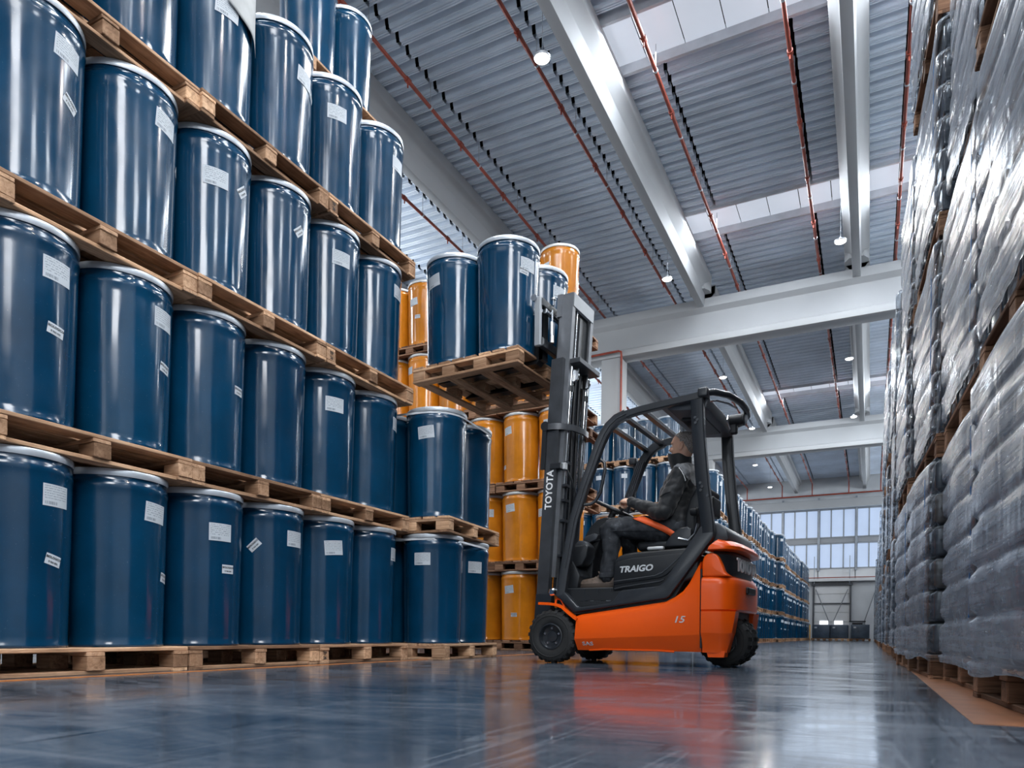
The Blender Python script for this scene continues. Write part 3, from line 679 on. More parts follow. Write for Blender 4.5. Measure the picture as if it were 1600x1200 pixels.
TH, LH = .198, 1.19     # tier height, load height
def film_mesh(seed, w=.590, skirt=.06, tiers=6, n=18):
    rnd = random.Random(seed); rc = .055; per = []
    for k in range(4):
        a0 = k*PI/2; c = Vector((1, 1, 0)); cs = [(1, -1), (1, 1), (-1, 1), (-1, -1)][k]
        for t in range(n):          # straight side then the rounded corner
            f = -1+2*t/(n-1); d = Vector((math.cos(a0), math.sin(a0), 0)); s = Vector((-math.sin(a0), math.cos(a0), 0))
            per.append((d*w+s*f*(w-rc), d, abs(f)))
        for t in (1, 2, 3):
            an = a0+t*PI/8; q = Vector((math.cos(a0)-math.sin(a0), math.sin(a0)+math.cos(a0), 0))*(w-rc)
            dd = Vector((math.cos(an), math.sin(an), 0)); per.append((q+dd*rc, dd, 1.15))
    ph = [rnd.uniform(0, 6) for _ in range(12)]
    rows = [(-skirt, -.004), (-skirt*.4, -.002)] if skirt else []
    for T in range(tiers):
        for f in (.0, .06, .14, .28, .5, .72, .86, .94): rows.append((T*TH+f*TH, None))
    rows += [(tiers*TH, None), (tiers*TH+.008, -.03)]
    vs = []
    for z, fixed in rows:
        t = (z/TH) % 1; T = int(z/TH); pin = math.exp(-(min(t, 1-t)/.09)**2)
        for i, (p, d, e) in enumerate(per):
            x = i/len(per)*2*PI
            off = .005*math.sin(3*x+ph[0]+z*4)+.003*math.sin(7*x+ph[1]-z*5)
            # tension folds running diagonally, strongest near the bottom
            off += .0035*max(0, 1-z/.7)*math.sin(26*x+z*46+ph[3])
            if fixed is None: off -= pin*(.006+.028*e**6)*(0 if z in (0, ) else 1)
            else: off += fixed
            q = p+d*off; zz = z
            if z < -.01: zz = z-.012*math.sin(3*x+ph[5])-.008*math.sin(5*x+ph[6])
            vs.append((q.x, q.y, zz))
    N = len(per); fs = [(j*N+i, j*N+(i+1) % N, (j+1)*N+(i+1) % N, (j+1)*N+i) for j in range(len(rows)-1) for i in range(N)]
    fs.append(tuple((len(rows)-1)*N+i for i in range(N)))
    me = bpy.data.meshes.new('stretch_film'); me.from_pydata(vs, [], fs); me.materials.append(M['film']); me.polygons.foreach_set('use_smooth', [True]*len(me.polygons)); return me
cw = .27
mb = MB().box((0, 0, TH/2), (cw, cw, TH-.012), b=.022)
mb.lathe([(.001, -cw/2-.014), (.024, -cw/2-.014), (.027, -cw/2-.006), (.027, -cw/2+.006), (.001, -cw/2+.006)], 14, c=(.05, 0, TH*.55), axis='y')
mb.box((0, -cw/2, TH*.5), (cw*.8, .008, .012)); mb.box((-.085, -cw/2, TH*.5), (.012, .01, TH*.6))
canm = mb.mesh('canister', M['can'], 35)
stf = MB()
for T in range(6):
    for i in range(4):
        for j in range(4):
            if i in (0, ) or j == 0: stf.box((-.4125+.275*i, -.4125+.275*j, TH*(T+.5)), (.262, .262, TH-.014), b=.02)
stfm = stf.mesh('canisters', M['can'], 35)
core = MB().box((.14, .14, 3*TH), (.82, .82, 6*TH-.02)).mesh('inner_canisters', M['ink'], 0)
films = [film_mesh(k, skirt=.035 if k < 3 else .0) for k in range(7)]
tapem = MB().tube([(-.587, -.40+.01*math.sin(z*7), z*.1) for z in range(2, 12)], 1, prof=[(-.004, -.0015), (.004, -.0015), (.004, .0015), (-.004, .0015)], up=(0, 1, 0)).mesh('film_edge', M['tape'], 0)
RG, RP = 'film-wrapped loads of the right-hand row', 'pallets of the wrapped right-hand row'
rnd = random.Random(5); LW = ['bottom', 'second', 'third', 'fourth']
def wrapped(x, y, rz, layers, nm, near):
    for L in range(layers):
        a = rz+rnd.uniform(-.012, .012); dx = rnd.uniform(-.02, .02)*(L > 0)
        q = Matrix.Rotation(a, 3, 'Z') @ Vector((.58, .58, 0)); p = (x+q.x+dx, y+q.y, L*1.342)
        (pallet if near else far_pallet)(p, a, 'dark worn pallet under the %s load of %s' % (LW[L], nm), RP, kind='dark')
        t = empty('wrapped_load', (p[0], p[1], p[2]+PH+.001), a)
        tag(t, 'film-wrapped canisters, %s load of %s' % (LW[L], nm), 'wrapped load', RG)
        new_obj('stretch_film', films[rnd.randrange(3) if L == 0 and near else 3+rnd.randrange(4)], t)
        if near:
            for T in range(6):
                for i in range(4):
                    for j in range(4):
                        if (j == 0 and i < 3) or i == 0:
                            o = new_obj('canister', canm, t, (-.4125+.275*i, -.4125+.275*j, T*TH), (0, 0, 0 if j == 0 else -PI/2))
            new_obj('inner_canisters', core, t)
            if rnd.random() < .6: new_obj('film_edge', tapem, t)
        else:
            o = new_obj('canisters', stfm, t); o['kind'] = 'stuff'; new_obj('inner_canisters', core, t)
for i, (x, y, a) in enumerate(((.445, 2.46, 3), (.425, 3.74, 3), (.315, 4.97, 3.2), (.255, 6.28, 2), (.30, 7.5, .5))):
    wrapped(x, y, R(a), 4 if i == 2 else 3, 'the %s wrapped stack from the near end' % ORD[i+1], True)
y = 8.75; k = 5
while y < 49:
    k += 1
    wrapped((.215, .24, .2, .26, .18, .3)[k % 6], y, R(rnd.uniform(-.6, .8)), 3 if y < 15 or k % 3 == 0 else 2, 'the %s wrapped stack from the near end' % (ORD[k]), False); y += 1.24
# ------------------------------------------------------------------ things at the far end
FARL = plain('blue-grey bundled goods', (.055, .085, .125), .35, var=.3, vs=5)
for i, (x, h) in enumerate(((-2.75, .83), (-1.72, .83), (-.55, .85))):
    far_pallet((x, 48.6, 0), 0, 'pallet under the %s low wrapped load before the dock door' % ('first', 'middle', 'last')[i], 'pallets before the dock door')
    t = MB().box((0, 0, h/2), (.98, 1.0, h-.02), b=.03).obj('wrapped_load', FARL, None, 30, (x, 48.6, PH)); tag(t, 'low blue-grey wrapped load before the dock door, %s of three' % ('nearest the bollard', 'in the middle', 'farthest from the bollard')[i], 'wrapped load', 'low wrapped loads before the dock door')
    f = MB().box((0, 0, h/2+.005), (1.03, 1.05, h+.01), b=.04).obj('stretch_film', M['film'], t, 40)
    MB().box((-.3, -.53, h*.8), (.14, .01, .1)).obj('shipping_label', M['paper'], t, 0)
mb = MB().box((0, 0, .62), (.9, .6, 1.2), b=.03).box((0, -.3, 1.0), (.6, .05, .3), mi=1)
t = mb.obj('charging_cabinet', [M['frame'], M['ink']], None, 30, (-.75, 50.6, 0)); tag(t, 'grey equipment cabinet with dark panel behind the low wrapped loads', 'cabinet')
MB().box((0, 0, 1.24), (.96, .66, .06), b=.01).obj('cabinet_top', M['ink'], t)
t = MB().cyl((0, 0, 0), (0, 0, 1.0), .07, 14).obj('bollard', plain('yellow bollard paint', (.7, .34, .02), .4), None, 30, (-3.62, 50.8, 0)); tag(t, 'yellow safety bollard at the foot of the dock door', 'bollard')
MB().lathe([(.07, .0), (.06, .03), (.03, .05), (.001, .052)], 14, c=(0, 0, 1.0)).obj('bollard_cap', M['ink'], t); MB().box((0, 0, .01), (.2, .2, .02)).obj('base_plate', M['ink'], t)
mb = MB()
for i in range(3): mb.lathe([(.001, .02), (.28, .02), (.30, .06), (.30, .62), (.28, .66), (.001, .66)], 20, c=(0, 0, i*.66))
t = mb.obj('film_roll_stack', M['paper'], None, 40, (-3.85, 49.9, 0)); tag(t, 'pale stack of film rolls at the end of the far blue row', 'rolls')
# ------------------------------------------------------------------ forklift (local x = rearwards, y = away from the camera, z = up)
FK = empty('forklift', (-2.415, 6.0, 0), R(-3.5))
tag(FK, 'orange and black electric counterbalance forklift with raised mast, lifting a drum pallet', 'forklift')
BK, BM, OR = M['black'], M['blackmetal'], M['orange']
# chassis
mb = MB(); zt = [(.266, .405), (.30, .415), (.6, .455), (1.02, .512), (1.10, .55), (1.16, .592), (1.21, .655), (1.294, .812)]; rings = []
for x, t in zt:
    zc = .209+(x-.286)*.0438; zb = .114+.006*(x > .5); n = .462 if x < .28 else .47
    half = [(-n+.03, t), (-n-.012, t-.008), (-.494, t-.03), (-.5, t-.06), (-.5, zc+.004), (-.496, zc-.006), (-.43, zb)]
    rings.append([(x-(.012 if x < .28 and z < .3 else 0), y, z) for y, z in half]+[(x, -y, z) for y, z in half[::-1]])
mb.loft(rings); mb.obj('chassis', OR, FK, 35)
# arched bottom edge trim
mb = MB()
for s in (-1, 1): mb.tube([(.36, s*.432, .116), (.50, s*.436, .124), (.95, s*.436, .124), (1.08, s*.432, .117)], .008, 6)
mb.obj('lower_edge', OR, FK)
# counterweight
def plan(ins=0, xmax=9):
    h = [(1.304, -.5), (1.385, -.5), (1.455, -.488), (1.508, -.45), (1.542, -.37), (1.556, -.22), (1.56, 0)]
    h = [(min(x-ins if x > 1.32 else x, xmax), y+ins if y < 0 else 0) for x, y in h]
    return h+[(x, -y) for x, y in h[-2::-1]]
cw = MB()
rg = [[(x, y, z) for x, y in plan(i)] for z, i in ((.43, .012), (.445, 0), (.63, 0), (.66, .004), (.685, .018), (.70, .045), (.702, .10))]
cw.loft(rg)
for s in (-1, 1):
    rr = []
    for z, xr, yi in ((.118, 1.478, .052), (.16, 1.488, .045), (.262, 1.516, .004), (.272, 1.52, 0), (.43, 1.545, .0)):
        o = [(1.304, -.5+yi), (1.385, -.5+yi), (1.44, -.492+yi), (min(xr, 1.49), -.465+yi), (xr, -.43+yi*.6), (xr-.01, -.27), (1.304, -.27)]
        rr.append([(x, s*y, z) for x, y in o])
    cw.loft(rr)
    cw.prism([(1.335, .12), (1.345, .082), (1.465, .084), (1.472, .13), (1.40, .135)], s*.44, s*.33)
    tw = [(1.304, .69), (1.304, .80), (1.312, .838), (1.335, .862), (1.372, .872), (1.408, .862), (1.428, .84), (1.455, .78), (1.475, .72), (1.51, .69)]
    cw.prism(tw, s*.486, s*.33, b=.018, seg=3)
cw.obj('counterweight', OR, FK, 35)
MB().box((1.566, -.02, .60), (.03, .26, .055), b=.008).obj('tow_recess_shade', BK, FK)  # black box standing in for the shade inside the tow-pin recess
MB().box((1.40, 0, .30), (.2, .5, .28)).obj('rear_axle_housing', BK, FK)
MB().box((1.30, 0, .45), (.012, .97, .6)).obj('seam', M['ink'], FK)
MB().loft([[(max(x, 1.385), y, z) for x, y in plan(i)] for z, i in ((.69, .05), (.72, .034), (.86, .034), (.885, .05))]).obj('rear_panel', M['blackmetal'], FK, 35)
o = new_obj('lettering', None or text_mesh('TOYOTA', .138, .005, 1.22, 0, .003), FK, (1.534, 0.0, .785), (R(90), 0, R(90))); o.data.materials.append(M['white'])
lp = MB(); pr = [(x, y) for x, y in plan(0) if True]
def lipring(z, ins, x0): return [(max(x-ins, x0), y*(1-ins*1.1), z) for x, y in plan(0)]
lp.loft([lipring(.888, .02, 1.345), lipring(.895, -.012, 1.352), lipring(.918, -.014, 1.36), lipring(.955, .02, 1.40), lipring(.972, .07, 1.42)]); lp.obj('rear_lip', OR, FK, 35)
MB().prism([(1.29, .93), (1.28, 1.09), (1.32, 1.115), (1.42, 1.10), (1.475, 1.04), (1.49, .965)], -.43, .43, b=.02).obj('rear_hood', M['mastgrey'], FK)
# lettering on the side
for s_, body, sz, x, z, sx, sh, mat in ((0, '15', .072, 1.14, .366, 1.25, .25, 'silver'), (0, 'SAS', .052, .362, .168, 1.2, 0, 'silver')):
    o = new_obj('lettering', text_mesh(body, sz, .0015, sx, sh, .0006), FK, (x, -.5025 if body == '15' else -.4705, z), (R(90) if body == '15' else R(126), 0, 0)); o.data.materials.append(M[mat])
# wheels
def wheel(x, y, rad, wd, name, lugs, side):
    mb = MB(); h = wd/2; k = rad/.224
    pr = [(.105*k, -h*.82), (.118*k, -h*.94), (.15*k, -h), (.185*k, -h*.97), (.205*k, -h*.86), (.214*k, -h*.66), (.214*k, h*.66), (.205*k, h*.86), (.185*k, h*.97), (.15*k, h), (.118*k, h*.94), (.105*k, h*.82)]
    mb.lathe(pr, 48, axis='y', cap=False); 
    mb.lathe([(.168*k, -h-.001), (.172*k, -h-.004), (.178*k, -h-.001), (.175*k, -h+.006)], 48, axis='y', cap=False)
    for i in range(lugs):
        for s in (-1, 1):
            a = 2*PI*(i+.25*s)/lugs; c, sn = math.cos(a), math.sin(a); q = []
            for (r, ya) in ((.196*k, s*h*1.0), (.2235*k, s*h*.72), (.2235*k, s*h*.06), (.206*k, s*h*.06)):
                for w_ in (-1, 1):
                    aa = a+w_*.70/lugs*PI*.9/1.35; q.append((r*math.cos(aa), ya, r*math.sin(aa)))
            mb.add(q, [(0, 1, 3, 2), (2, 3, 5, 4), (4, 5, 7, 6), (0, 2, 4, 6), (1, 7, 5, 3), (0, 6, 7, 1)])
    t = mb.obj(name, M['rubber'], FK, 35, (x, y, rad))
    rm_ = MB(); e = side
    f = e*h; rm_.lathe([(.106*k, f*.80), (.110*k, f*.96), (.100*k, f*.99), (.094*k, f*.86), (.088*k, f*.5), (.05*k, f*.46), (.045*k, f*.58), (.001, f*.60)], 40, axis='y', cap=False); rm_.obj('wheel_rim', M['blackmetal'], t, 35)
    for i in range(5):
        a = PI/2+2*PI*i/5; MB().cyl((.068*k*math.cos(a), f*.40, .068*k*math.sin(a)), (.068*k*math.cos(a), f*.66, .068*k*math.sin(a)), .0105, 6).obj('wheel_nut', M['steel'], t)
    return t
wheel(.03, -.42, .226, .165, 'front_wheel', 22, -1); wheel(.03, .42, .226, .165, 'front_wheel', 22, 1)
for y in (-.15, .06): wheel(1.405, y, .205, .14, 'rear_wheel', 20, -1)
MB().cyl((.03, -.36, .226), (.03, .36, .226), .06, 16).box((.16, 0, .26), (.24, .60, .26), b=.02).obj('front_axle', BK, FK)
# front fender bar with strap and cylinder pin
mb = MB().tube([(-.09, -.47, .505), (0, -.47, .502), (.08, -.475, .492), (.14, -.48, .47), (.20, -.49, .425), (.255, -.495, .385), (.275, -.49, .37)], 1, prof=[(-.03, -.011), (.03, -.011), (.03, .011), (-.03, .011)], up=(0, 1, 0))
mb.tube([(.06, -.47, .50), (.065, -.47, .53), (.08, -.47, .545), (.11, -.47, .535), (.15, -.475, .475)], .008, 8)
mb.obj('front_fender', OR, FK)
MB().box((.028, -.40, .53), (.022, .006, .12)).obj('yellow_strap', M['yellow'], FK)
mb = MB().lathe([(.001, -.03), (.022, -.03), (.032, -.018), (.034, 0), (.032, .03), (.012, .03), (.012, .09), (.001, .09)], 20, axis='y', c=(.03, -.46, .602)); mb.obj('tilt_pin', M['chrome'], FK)
# guard: pillars, rails, roof
for s in (-1, 1):
    path = [(.115, .56), (.155, .80), (.232, 1.20), (.33, 1.49), (.452, 1.795), (.49, 1.872), (.535, 1.935), (.60, 1.985), (.68, 2.012)]
    pr_ = [(-.030, -.034), (-.030, .028), (-.024, .038), (.024, .038), (.030, .028), (.030, -.034), (.022, -.040), (-.022, -.040)]
    fp = MB().tube([(x, s*.475, z) for x, z in path], 1, prof=pr_, up=(0, s, 0)).obj('front_pillar', BM, FK, 40)
    MB().tube([(x+.012, s*.506, z) for x, z in path[1:]], .006, 6).obj('pillar_groove', M['mastgrey'], fp)
    for x, z in ((.385, 1.66), (.375, 1.635), (.355, 1.58), (.30, 1.45), (.29, 1.425)): MB().cyl((x+.02, s*.50, z), (x+.02, s*.512, z), .009, 8).obj('bolt', M['mastgrey'], fp)
    MB().tube([(.66, s*.475, 2.008), (.80, s*.475, 2.028), (1.0, s*.475, 2.046), (1.24, s*.475, 2.062), (1.30, s*.475, 2.072)], 1, prof=[(-.03, -.026), (-.03, .02), (-.022, .028), (.022, .028), (.03, .02), (.03, -.026)], up=(0, s, 0)).obj('roof_rail', BM, FK, 40)
    bp = MB().tube([(1.252, s*.475, 2.04), (1.262, s*.475, 1.80), (1.30, s*.475, 1.40), (1.342, s*.475, 1.08), (1.345, s*.475, 1.02)], 1, prof=[(-.032, -.042), (-.032, .034), (-.024, .045), (.024, .045), (.032, .034), (.032, -.042), (.024, -.05), (-.024, -.05)], up=(0, s, 0)).obj('rear_pillar', BM, FK, 40)
    for x, z in ((1.245, 1.90), (1.262, 1.88), (1.25, 1.86), (1.29, 1.40), (1.305, 1.37), (1.295, 1.345), (1.345, 1.30)): MB().cyl((x, s*.505, z), (x, s*.513, z), .011, 8).obj('bolt', M['mastgrey'], bp)
    sill = [(.078, .567), (.24, .437), (.262, .428), (1.03, .531), (1.06, .55), (1.392, .985), (1.395, 1.05), (1.294, 1.075), (1.012, .66), (.98, .632), (.68, .604), (.655, .596), (.585, .51), (.565, .498), (.30, .474), (.28, .478), (.162, .60)]
    MB().prism(sill, s*.506, s*.44, b=.012, seg=2).obj('side_sill', BM, FK, 40)
    cl = MB().box((1.30, s*.47, 2.085), (.075, .09, .07), b=.012); cl.obj('corner_clamp', BM, FK)
# lining of the roof: crossbars, clear panel, rear panel, hoop
for x, z in ((.52, 1.955), (.66, 2.0), (.82, 2.022), (.985, 2.036)):
    MB().tube([(x, -.45, z), (x, .45, z)], 1, prof=[(-.014, -.022), (.02, -.022), (.02, .016), (.012, .022), (-.014, .022)], up=(0, 0, 1)).obj('roof_bar', BM, FK)
mt, nt, b = nt_of('clear roof panel'); setp(b, Roughness=.05, Base_Color=(.7, .78, .85, 1)); tr = node(nt, 'ShaderNodeBsdfTransparent'); mx_ = node(nt, 'ShaderNodeMixShader'); mx_.inputs[0].default_value = .16
link(nt, tr.outputs[0], mx_.inputs[1]); link(nt, b.outputs[0], mx_.inputs[2]); link(nt, mx_.outputs[0], nt.nodes['Material Output'].inputs[0]); M['clear'] = mt
mb = MB().loft([[(x, -.45, z), (x, .45, z), (x, .45, z+.006), (x, -.45, z+.006)] for x, z in ((.53, 1.985), (.68, 2.028), (.85, 2.048), (1.0, 2.06))]); mb.obj('roof_glass', M['clear'], FK, 30)
mb = MB().prism([(1.0, 2.02), (1.0, 2.065), (1.30, 2.09), (1.33, 2.06), (1.31, 1.985), (1.26, 1.975), (1.05, 2.0)], -.44, .44, b=.012); mb.obj('roof_panel', plain('dark grey roof liner', (.09, .1, .115), .5), FK)
MB().box((1.15, .02, 1.985), (.2, .5, .03), b=.01).obj('roof_pad', BK, FK)
mb = MB().tube([(1.30, -.46, 2.09), (1.36, -.42, 2.10), (1.44, -.30, 2.10), (1.49, -.12, 2.09), (1.50, .05, 2.08), (1.48, .2, 2.07), (1.40, .38, 2.07), (1.30, .46, 2.07)], .026, 12); mb.obj('roof_hoop', BM, FK, 50)
mb = MB().tube([(1.30, -.40, 2.045), (1.37, -.36, 2.05), (1.43, -.25, 2.05), (1.46, -.10, 2.05)], .008, 8); mb.obj('grab_rail', M['steel'], FK)
mb = MB().lathe([(.001, -.055), (.042, -.055), (.046, -.04), (.046, .05), (.052, .055), (.052, .07), (.04, .074), (.001, .07)], 20, c=(1.41, .11, 2.02), axis='x'); mb.box((1.39, .11, 1.95), (.06, .05, .09), b=.01)
wl_ = mb.obj('rear_work_lamp', BK, FK); MB().lathe([(.001, 0), (.038, 0), (.03, .012), (.001, .016)], 20, c=(1.483, .11, 2.02), axis='x').obj('lamp_lens', M['silver'], wl_)
MB().tube([(1.36, .03, 2.04), (1.36, .0, 2.0), (1.38, .04, 1.93)], .007, 8).obj('lamp_cable', M['steel'], FK)
mb = MB().box((.40, .44, 1.86), (.07, .08, .07), b=.015); wk = mb.obj('front_work_lamp', M['mastgrey'], FK); MB().lathe([(.001, 0), (.028, 0), (.001, -.012)], 16, c=(.362, .44, 1.86), axis='x').obj('lamp_lens', M['silver'], wk)
mb = MB()
for k in range(4): mb.tube([(.335+k*.018, .43, 1.52), (.45+k*.018, .43, 1.85)], 1, prof=[(-.02, -.006), (.02, -.006), (.02, .006), (-.02, .006)], up=(0, 1, 0))
mb.box((.405, .46, 1.68), (.02, .03, .3)); mb.obj('slotted_bracket', M['mastgrey'], FK)
mb = MB().tube([(.405, -.47, 1.70), (.44, -.44, 1.69), (.475, -.43, 1.66), (.482, -.43, 1.60), (.445, -.43, 1.42), (.40, -.43, 1.35), (.36, -.44, 1.325), (.285, -.47, 1.32)], .014, 10); mb.obj('grab_handle', BM, FK, 50)
# cab floor, step, battery hood with relief, console, pedals
MB().box((.36, .02, .575), (.5, .86, .12), b=.008).obj('cab_floor', BK, FK)
MB().prism([(.14, .40), (.14, .55), (.60, .60), (1.0, .64), (1.25, .90), (1.28, .86), (1.06, .50)], -.45, .45).obj('underframe', BK, FK)
st = MB().prism([(.20, .50), (.28, .478), (.58, .50), (.60, .525), (.20, .525)], -.47, -.40).obj('step', BK, FK)
mb = MB()
for k in range(6): mb.box((.30+.048*k, -.455, .522), (.036, .03, .006))
mb.obj('step_tread', M['steel'], st)
mb = MB()
for x in (.18, .30, .42, .53): mb.box((x, -.413, .575), (.008, .006, .1))
mb.obj('floor_rib', BM, FK)
hood = [(.568, .60), (.575, .80), (.585, .845), (.61, .877), (.66, .897), (.74, .908), (1.0, .918), (1.24, .925), (1.27, .90), (1.27, .70), (1.05, .62)]
MB().prism(hood, -.455, .455, b=.02, seg=3).obj('battery_hood', BK, FK, 40)
rp = [(.585, .655), (.97, .695), (1.02, .715), (1.06, .75), (1.185, .872), (1.16, .88), (.74, .86), (.61, .835), (.588, .80)]
MB().prism(rp, -.468, -.45, b=.008, seg=2).obj('hood_panel', BK, FK, 40)
MB().tube([(.585, -.468, .675), (.93, -.468, .712), (.99, -.468, .735), (1.03, -.468, .765), (1.165, -.468, .885)], .006, 8).tube([(.59, -.466, .615), (.66, -.466, .63), (.97, -.466, .668), (1.0, -.466, .68)], .005, 8).obj('hood_ridge', M['mastgrey'], FK)
o = new_obj('lettering', text_mesh('TRAIGO', .068, .0015, 1.12, .22, .0022), FK, (.775, -.4702, .772), (R(90), R(-2), 0)); o.data.materials.append(M['silver'])
con = [(.10, .635), (.11, .95), (.17, 1.08), (.235, 1.19), (.30, 1.245), (.37, 1.262), (.53, 1.222), (.545, 1.20), (.40, 1.165), (.33, 1.06), (.27, .92), (.25, .635)]
MB().prism(con, -.16, .34, b=.02, seg=3).obj('console', M['mastgrey'] if 0 else BK, FK, 40)
MB().prism([(.21, 1.085), (.30, 1.115), (.345, 1.10), (.33, 1.06), (.24, 1.03), (.20, 1.05)], -.24, -.12, b=.012).obj('console_switch_panel', M['mastgrey'], FK)
MB().prism([(.13, .995), (.29, 1.005), (.31, .985), (.295, .90), (.25, .83), (.19, .815), (.15, .86)], -.37, -.20, b=.02, seg=3).obj('storage_pocket', BK, FK, 40)
MB().prism([(.14, .985), (.21, 1.045), (.26, 1.04), (.31, .99), (.29, .975), (.16, .975)], -.345, -.22, b=.012).obj('pocket_lid', M['mastgrey'], FK)
MB().prism([(.10, .635), (.12, .86), (.17, .87), (.20, .82), (.24, .74), (.22, .635)], -.38, -.15, b=.01).obj('pedal_box', BK, FK)
# seat
MB().box((.93, 0, .985), (.50, .44, .085), b=.036).obj('seat_cushion', BK, FK, 50)
MB().box((.97, 0, .935), (.44, .38, .04), b=.01).obj('seat_slide', M['mastgrey'], FK)
MB().box((.86, -.245, .955), (.14, .05, .03), b=.012).obj('seat_lever', M['silver'], FK)
MB().prism([(.945, .955), (.955, 1.0), (1.0, 1.06), (1.06, 1.105), (1.13, 1.115), (1.165, 1.09), (1.165, .955)], -.285, -.235, b=.014, seg=3).obj('hip_restraint', M['blackmetal'], FK, 40)
bkp = [(1.09, 1.05), (1.09, 1.20), (1.13, 1.34), (1.18, 1.43), (1.23, 1.46), (1.26, 1.43), (1.23, 1.30), (1.19, 1.18), (1.19, 1.05)]
MB().prism(bkp, -.23, .23, b=.045, seg=4).obj('seat_backrest', BK, FK, 50)
mb = MB().lathe([(.001, -.03), (.026, -.03), (.034, -.015), (.034, .02), (.026, .03), (.001, .03)], 16, c=(1.185, -.29, 1.225), axis='x').cyl((1.19, -.28, 1.0), (1.19, -.28, 1.2), .012, 8); mb.obj('recline_knob', BK, FK)
MB().tube([(1.06, -.29, 1.02), (1.14, -.29, 1.0), (1.19, -.285, 1.05), (1.21, -.28, 1.13)], .01, 8).obj('belt_bracket', M['steel'], FK)
MB().box((1.25, .05, 1.30), (.06, .24, .16), b=.02).obj('seat_rear_shell', BK, FK)
# steering wheel
sw = Vector((.40, -.01, 1.345)); nv = Vector((.45, 0, .893)); ux = Vector((.893, 0, -.45)); uy = Vector((0, 1, 0))
mb = MB().tube([sw+ux*.165*math.cos(a)+uy*.165*math.sin(a) for a in [2*PI*k/40 for k in range(40)]], .0155, 12, closed=True)
for a in (.4, 2.5, 4.6): mb.tube([sw-nv*.02, sw+ux*.16*math.cos(a)+uy*.16*math.sin(a)], .012, 8)
mb.cyl(sw-nv*.035, sw+nv*.01, .045, 20); stw = mb.obj('steering_wheel', BK, FK, 50)
kn = sw+ux*.115+uy*-.118
MB().cyl(kn, kn+nv*.03, .012, 10).obj('steering_knob', BK, stw)
MB().cyl(sw-nv*.03, sw-nv*.16, .03, 14).obj('steering_column', BK, FK)
# mast
def mt_(x, z): return x-.267+.0605*z
def mpoly(x0, x1, y0, y1, z0, z1, mb):
    vs = [(mt_(x, z), y, z) for z in (z0, z1) for (x, y) in ((x0, y0), (x1, y0), (x1, y1), (x0, y1))]
    return mb.add(vs, [(3, 2, 1, 0), (4, 5, 6, 7), (0, 1, 5, 4), (1, 2, 6, 5), (2, 3, 7, 6), (3, 0, 4, 7)])
for s in (-1, 1):
    mb = MB(); mpoly(0, .112, s*.27, s*.258, .10, 2.67, mb); mpoly(0, .018, s*.258, s*.205, .10, 2.67, mb); mpoly(.094, .112, s*.258, s*.205, .10, 2.67, mb)
    mb.obj('outer_mast_rail', M['mastgrey'], FK, 20)
    mb = MB(); mpoly(.024, .15, s*.222, s*.21, .75, 3.245, mb); mpoly(.024, .05, s*.212, s*.165, .75, 3.245, mb); mpoly(.132, .15, s*.212, s*.165, .75, 3.245, mb); mpoly(.0, .05, s*.235, s*.18, 3.05, 3.245, mb)
    mb.obj('inner_mast_rail', M['mastlight'], FK, 20)
    y = s*.145 if s < 0 else .17
    mb = MB().cyl((mt_(.14, .3), y, .3), (mt_(.14, 1.55), y, 1.55), .032, 16); cy = mb.obj('lift_cylinder', BM, FK, 40)
    MB().cyl((mt_(.14, 1.55), y, 1.55), (mt_(.14, 2.62), y, 2.62), .021, 14).obj('piston_rod', M['chrome'], cy)
    MB().cyl((mt_(.14, 2.40), y, 2.40), (mt_(.14, 2.45), y, 2.45), .03, 14).obj('rod_collar', BK, cy)
    mb = MB()
    for k in range(110):
        z = .55+k*.0188; mb.box((mt_(.10, z), s*.195, z), (.022, .012 if k % 2 else .018, .0155))
    mb.obj('lift_chain', M['steel'], FK, 0)
    mb = MB().lathe([(.012, -.012), (.05, -.014), (.042, 0), (.05, .014), (.012, .012)], 20, axis='y', c=(mt_(.155, 2.545), s*.12, 2.545)); mb.prism([(mt_(.13, 2.62), 2.62), (mt_(.19, 2.62), 2.62), (mt_(.175, 2.52), 2.50), (mt_(.15, 2.52), 2.50)], s*.10, s*.092); mb.obj('chain_pulley', M['steel'], FK)
mb = MB(); mpoly(.13, .155, -.21, .21, 3.13, 3.245, mb); mb.obj('top_crossmember', plain('grey mast plate', (.34, .36, .38), .45, .2), FK, 20)
mb = MB(); mpoly(.10, .245, -.205, .235, 2.63, 2.672, mb); mb.obj('outer_crossmember', M['mastgrey'], FK, 20, bev=.004)
mb = MB(); mpoly(.03, .13, -.02, .02, .4, 3.1, mb); mpoly(.10, .12, .06, .10, .4, 3.1, mb); mb.obj('centre_lift_rail', BM, FK, 20)
mb = MB()
for k in range(26):
    z = 2.69+k*.0188; mb.box((mt_(.13, z), -.10, z), (.02, .012 if k % 2 else .018, .0155))
mb.obj('upper_lift_chain', M['steel'], FK, 0)
mb = MB()
for y in (-.06, .03, .12): mb.tube([(mt_(.15, .6), y, .6), (mt_(.16, 1.4), y+.01, 1.4), (mt_(.15, 2.0), y-.01, 2.0), (mt_(.14, 2.6), y, 2.6)], .012, 8)
mb.tube([(mt_(.17, 1.72), -.19, 1.72), (mt_(.21, 1.62), -.15, 1.62), (mt_(.23, 1.5), -.08, 1.5), (mt_(.18, 1.3), -.05, 1.3)], .009, 8); mb.obj('hydraulic_hose', BK, FK, 50)
for z in (1.75, 1.55, 1.42, 1.24, .93): mpoly(.10, .19, -.205, -.12, z, z+.022, MB()).obj('hose_clip', BM, FK, 20)
mpoly(.06, .16, -.285, -.21, 1.70, 1.745, MB()).obj('sensor_bracket', BM, FK, 20)
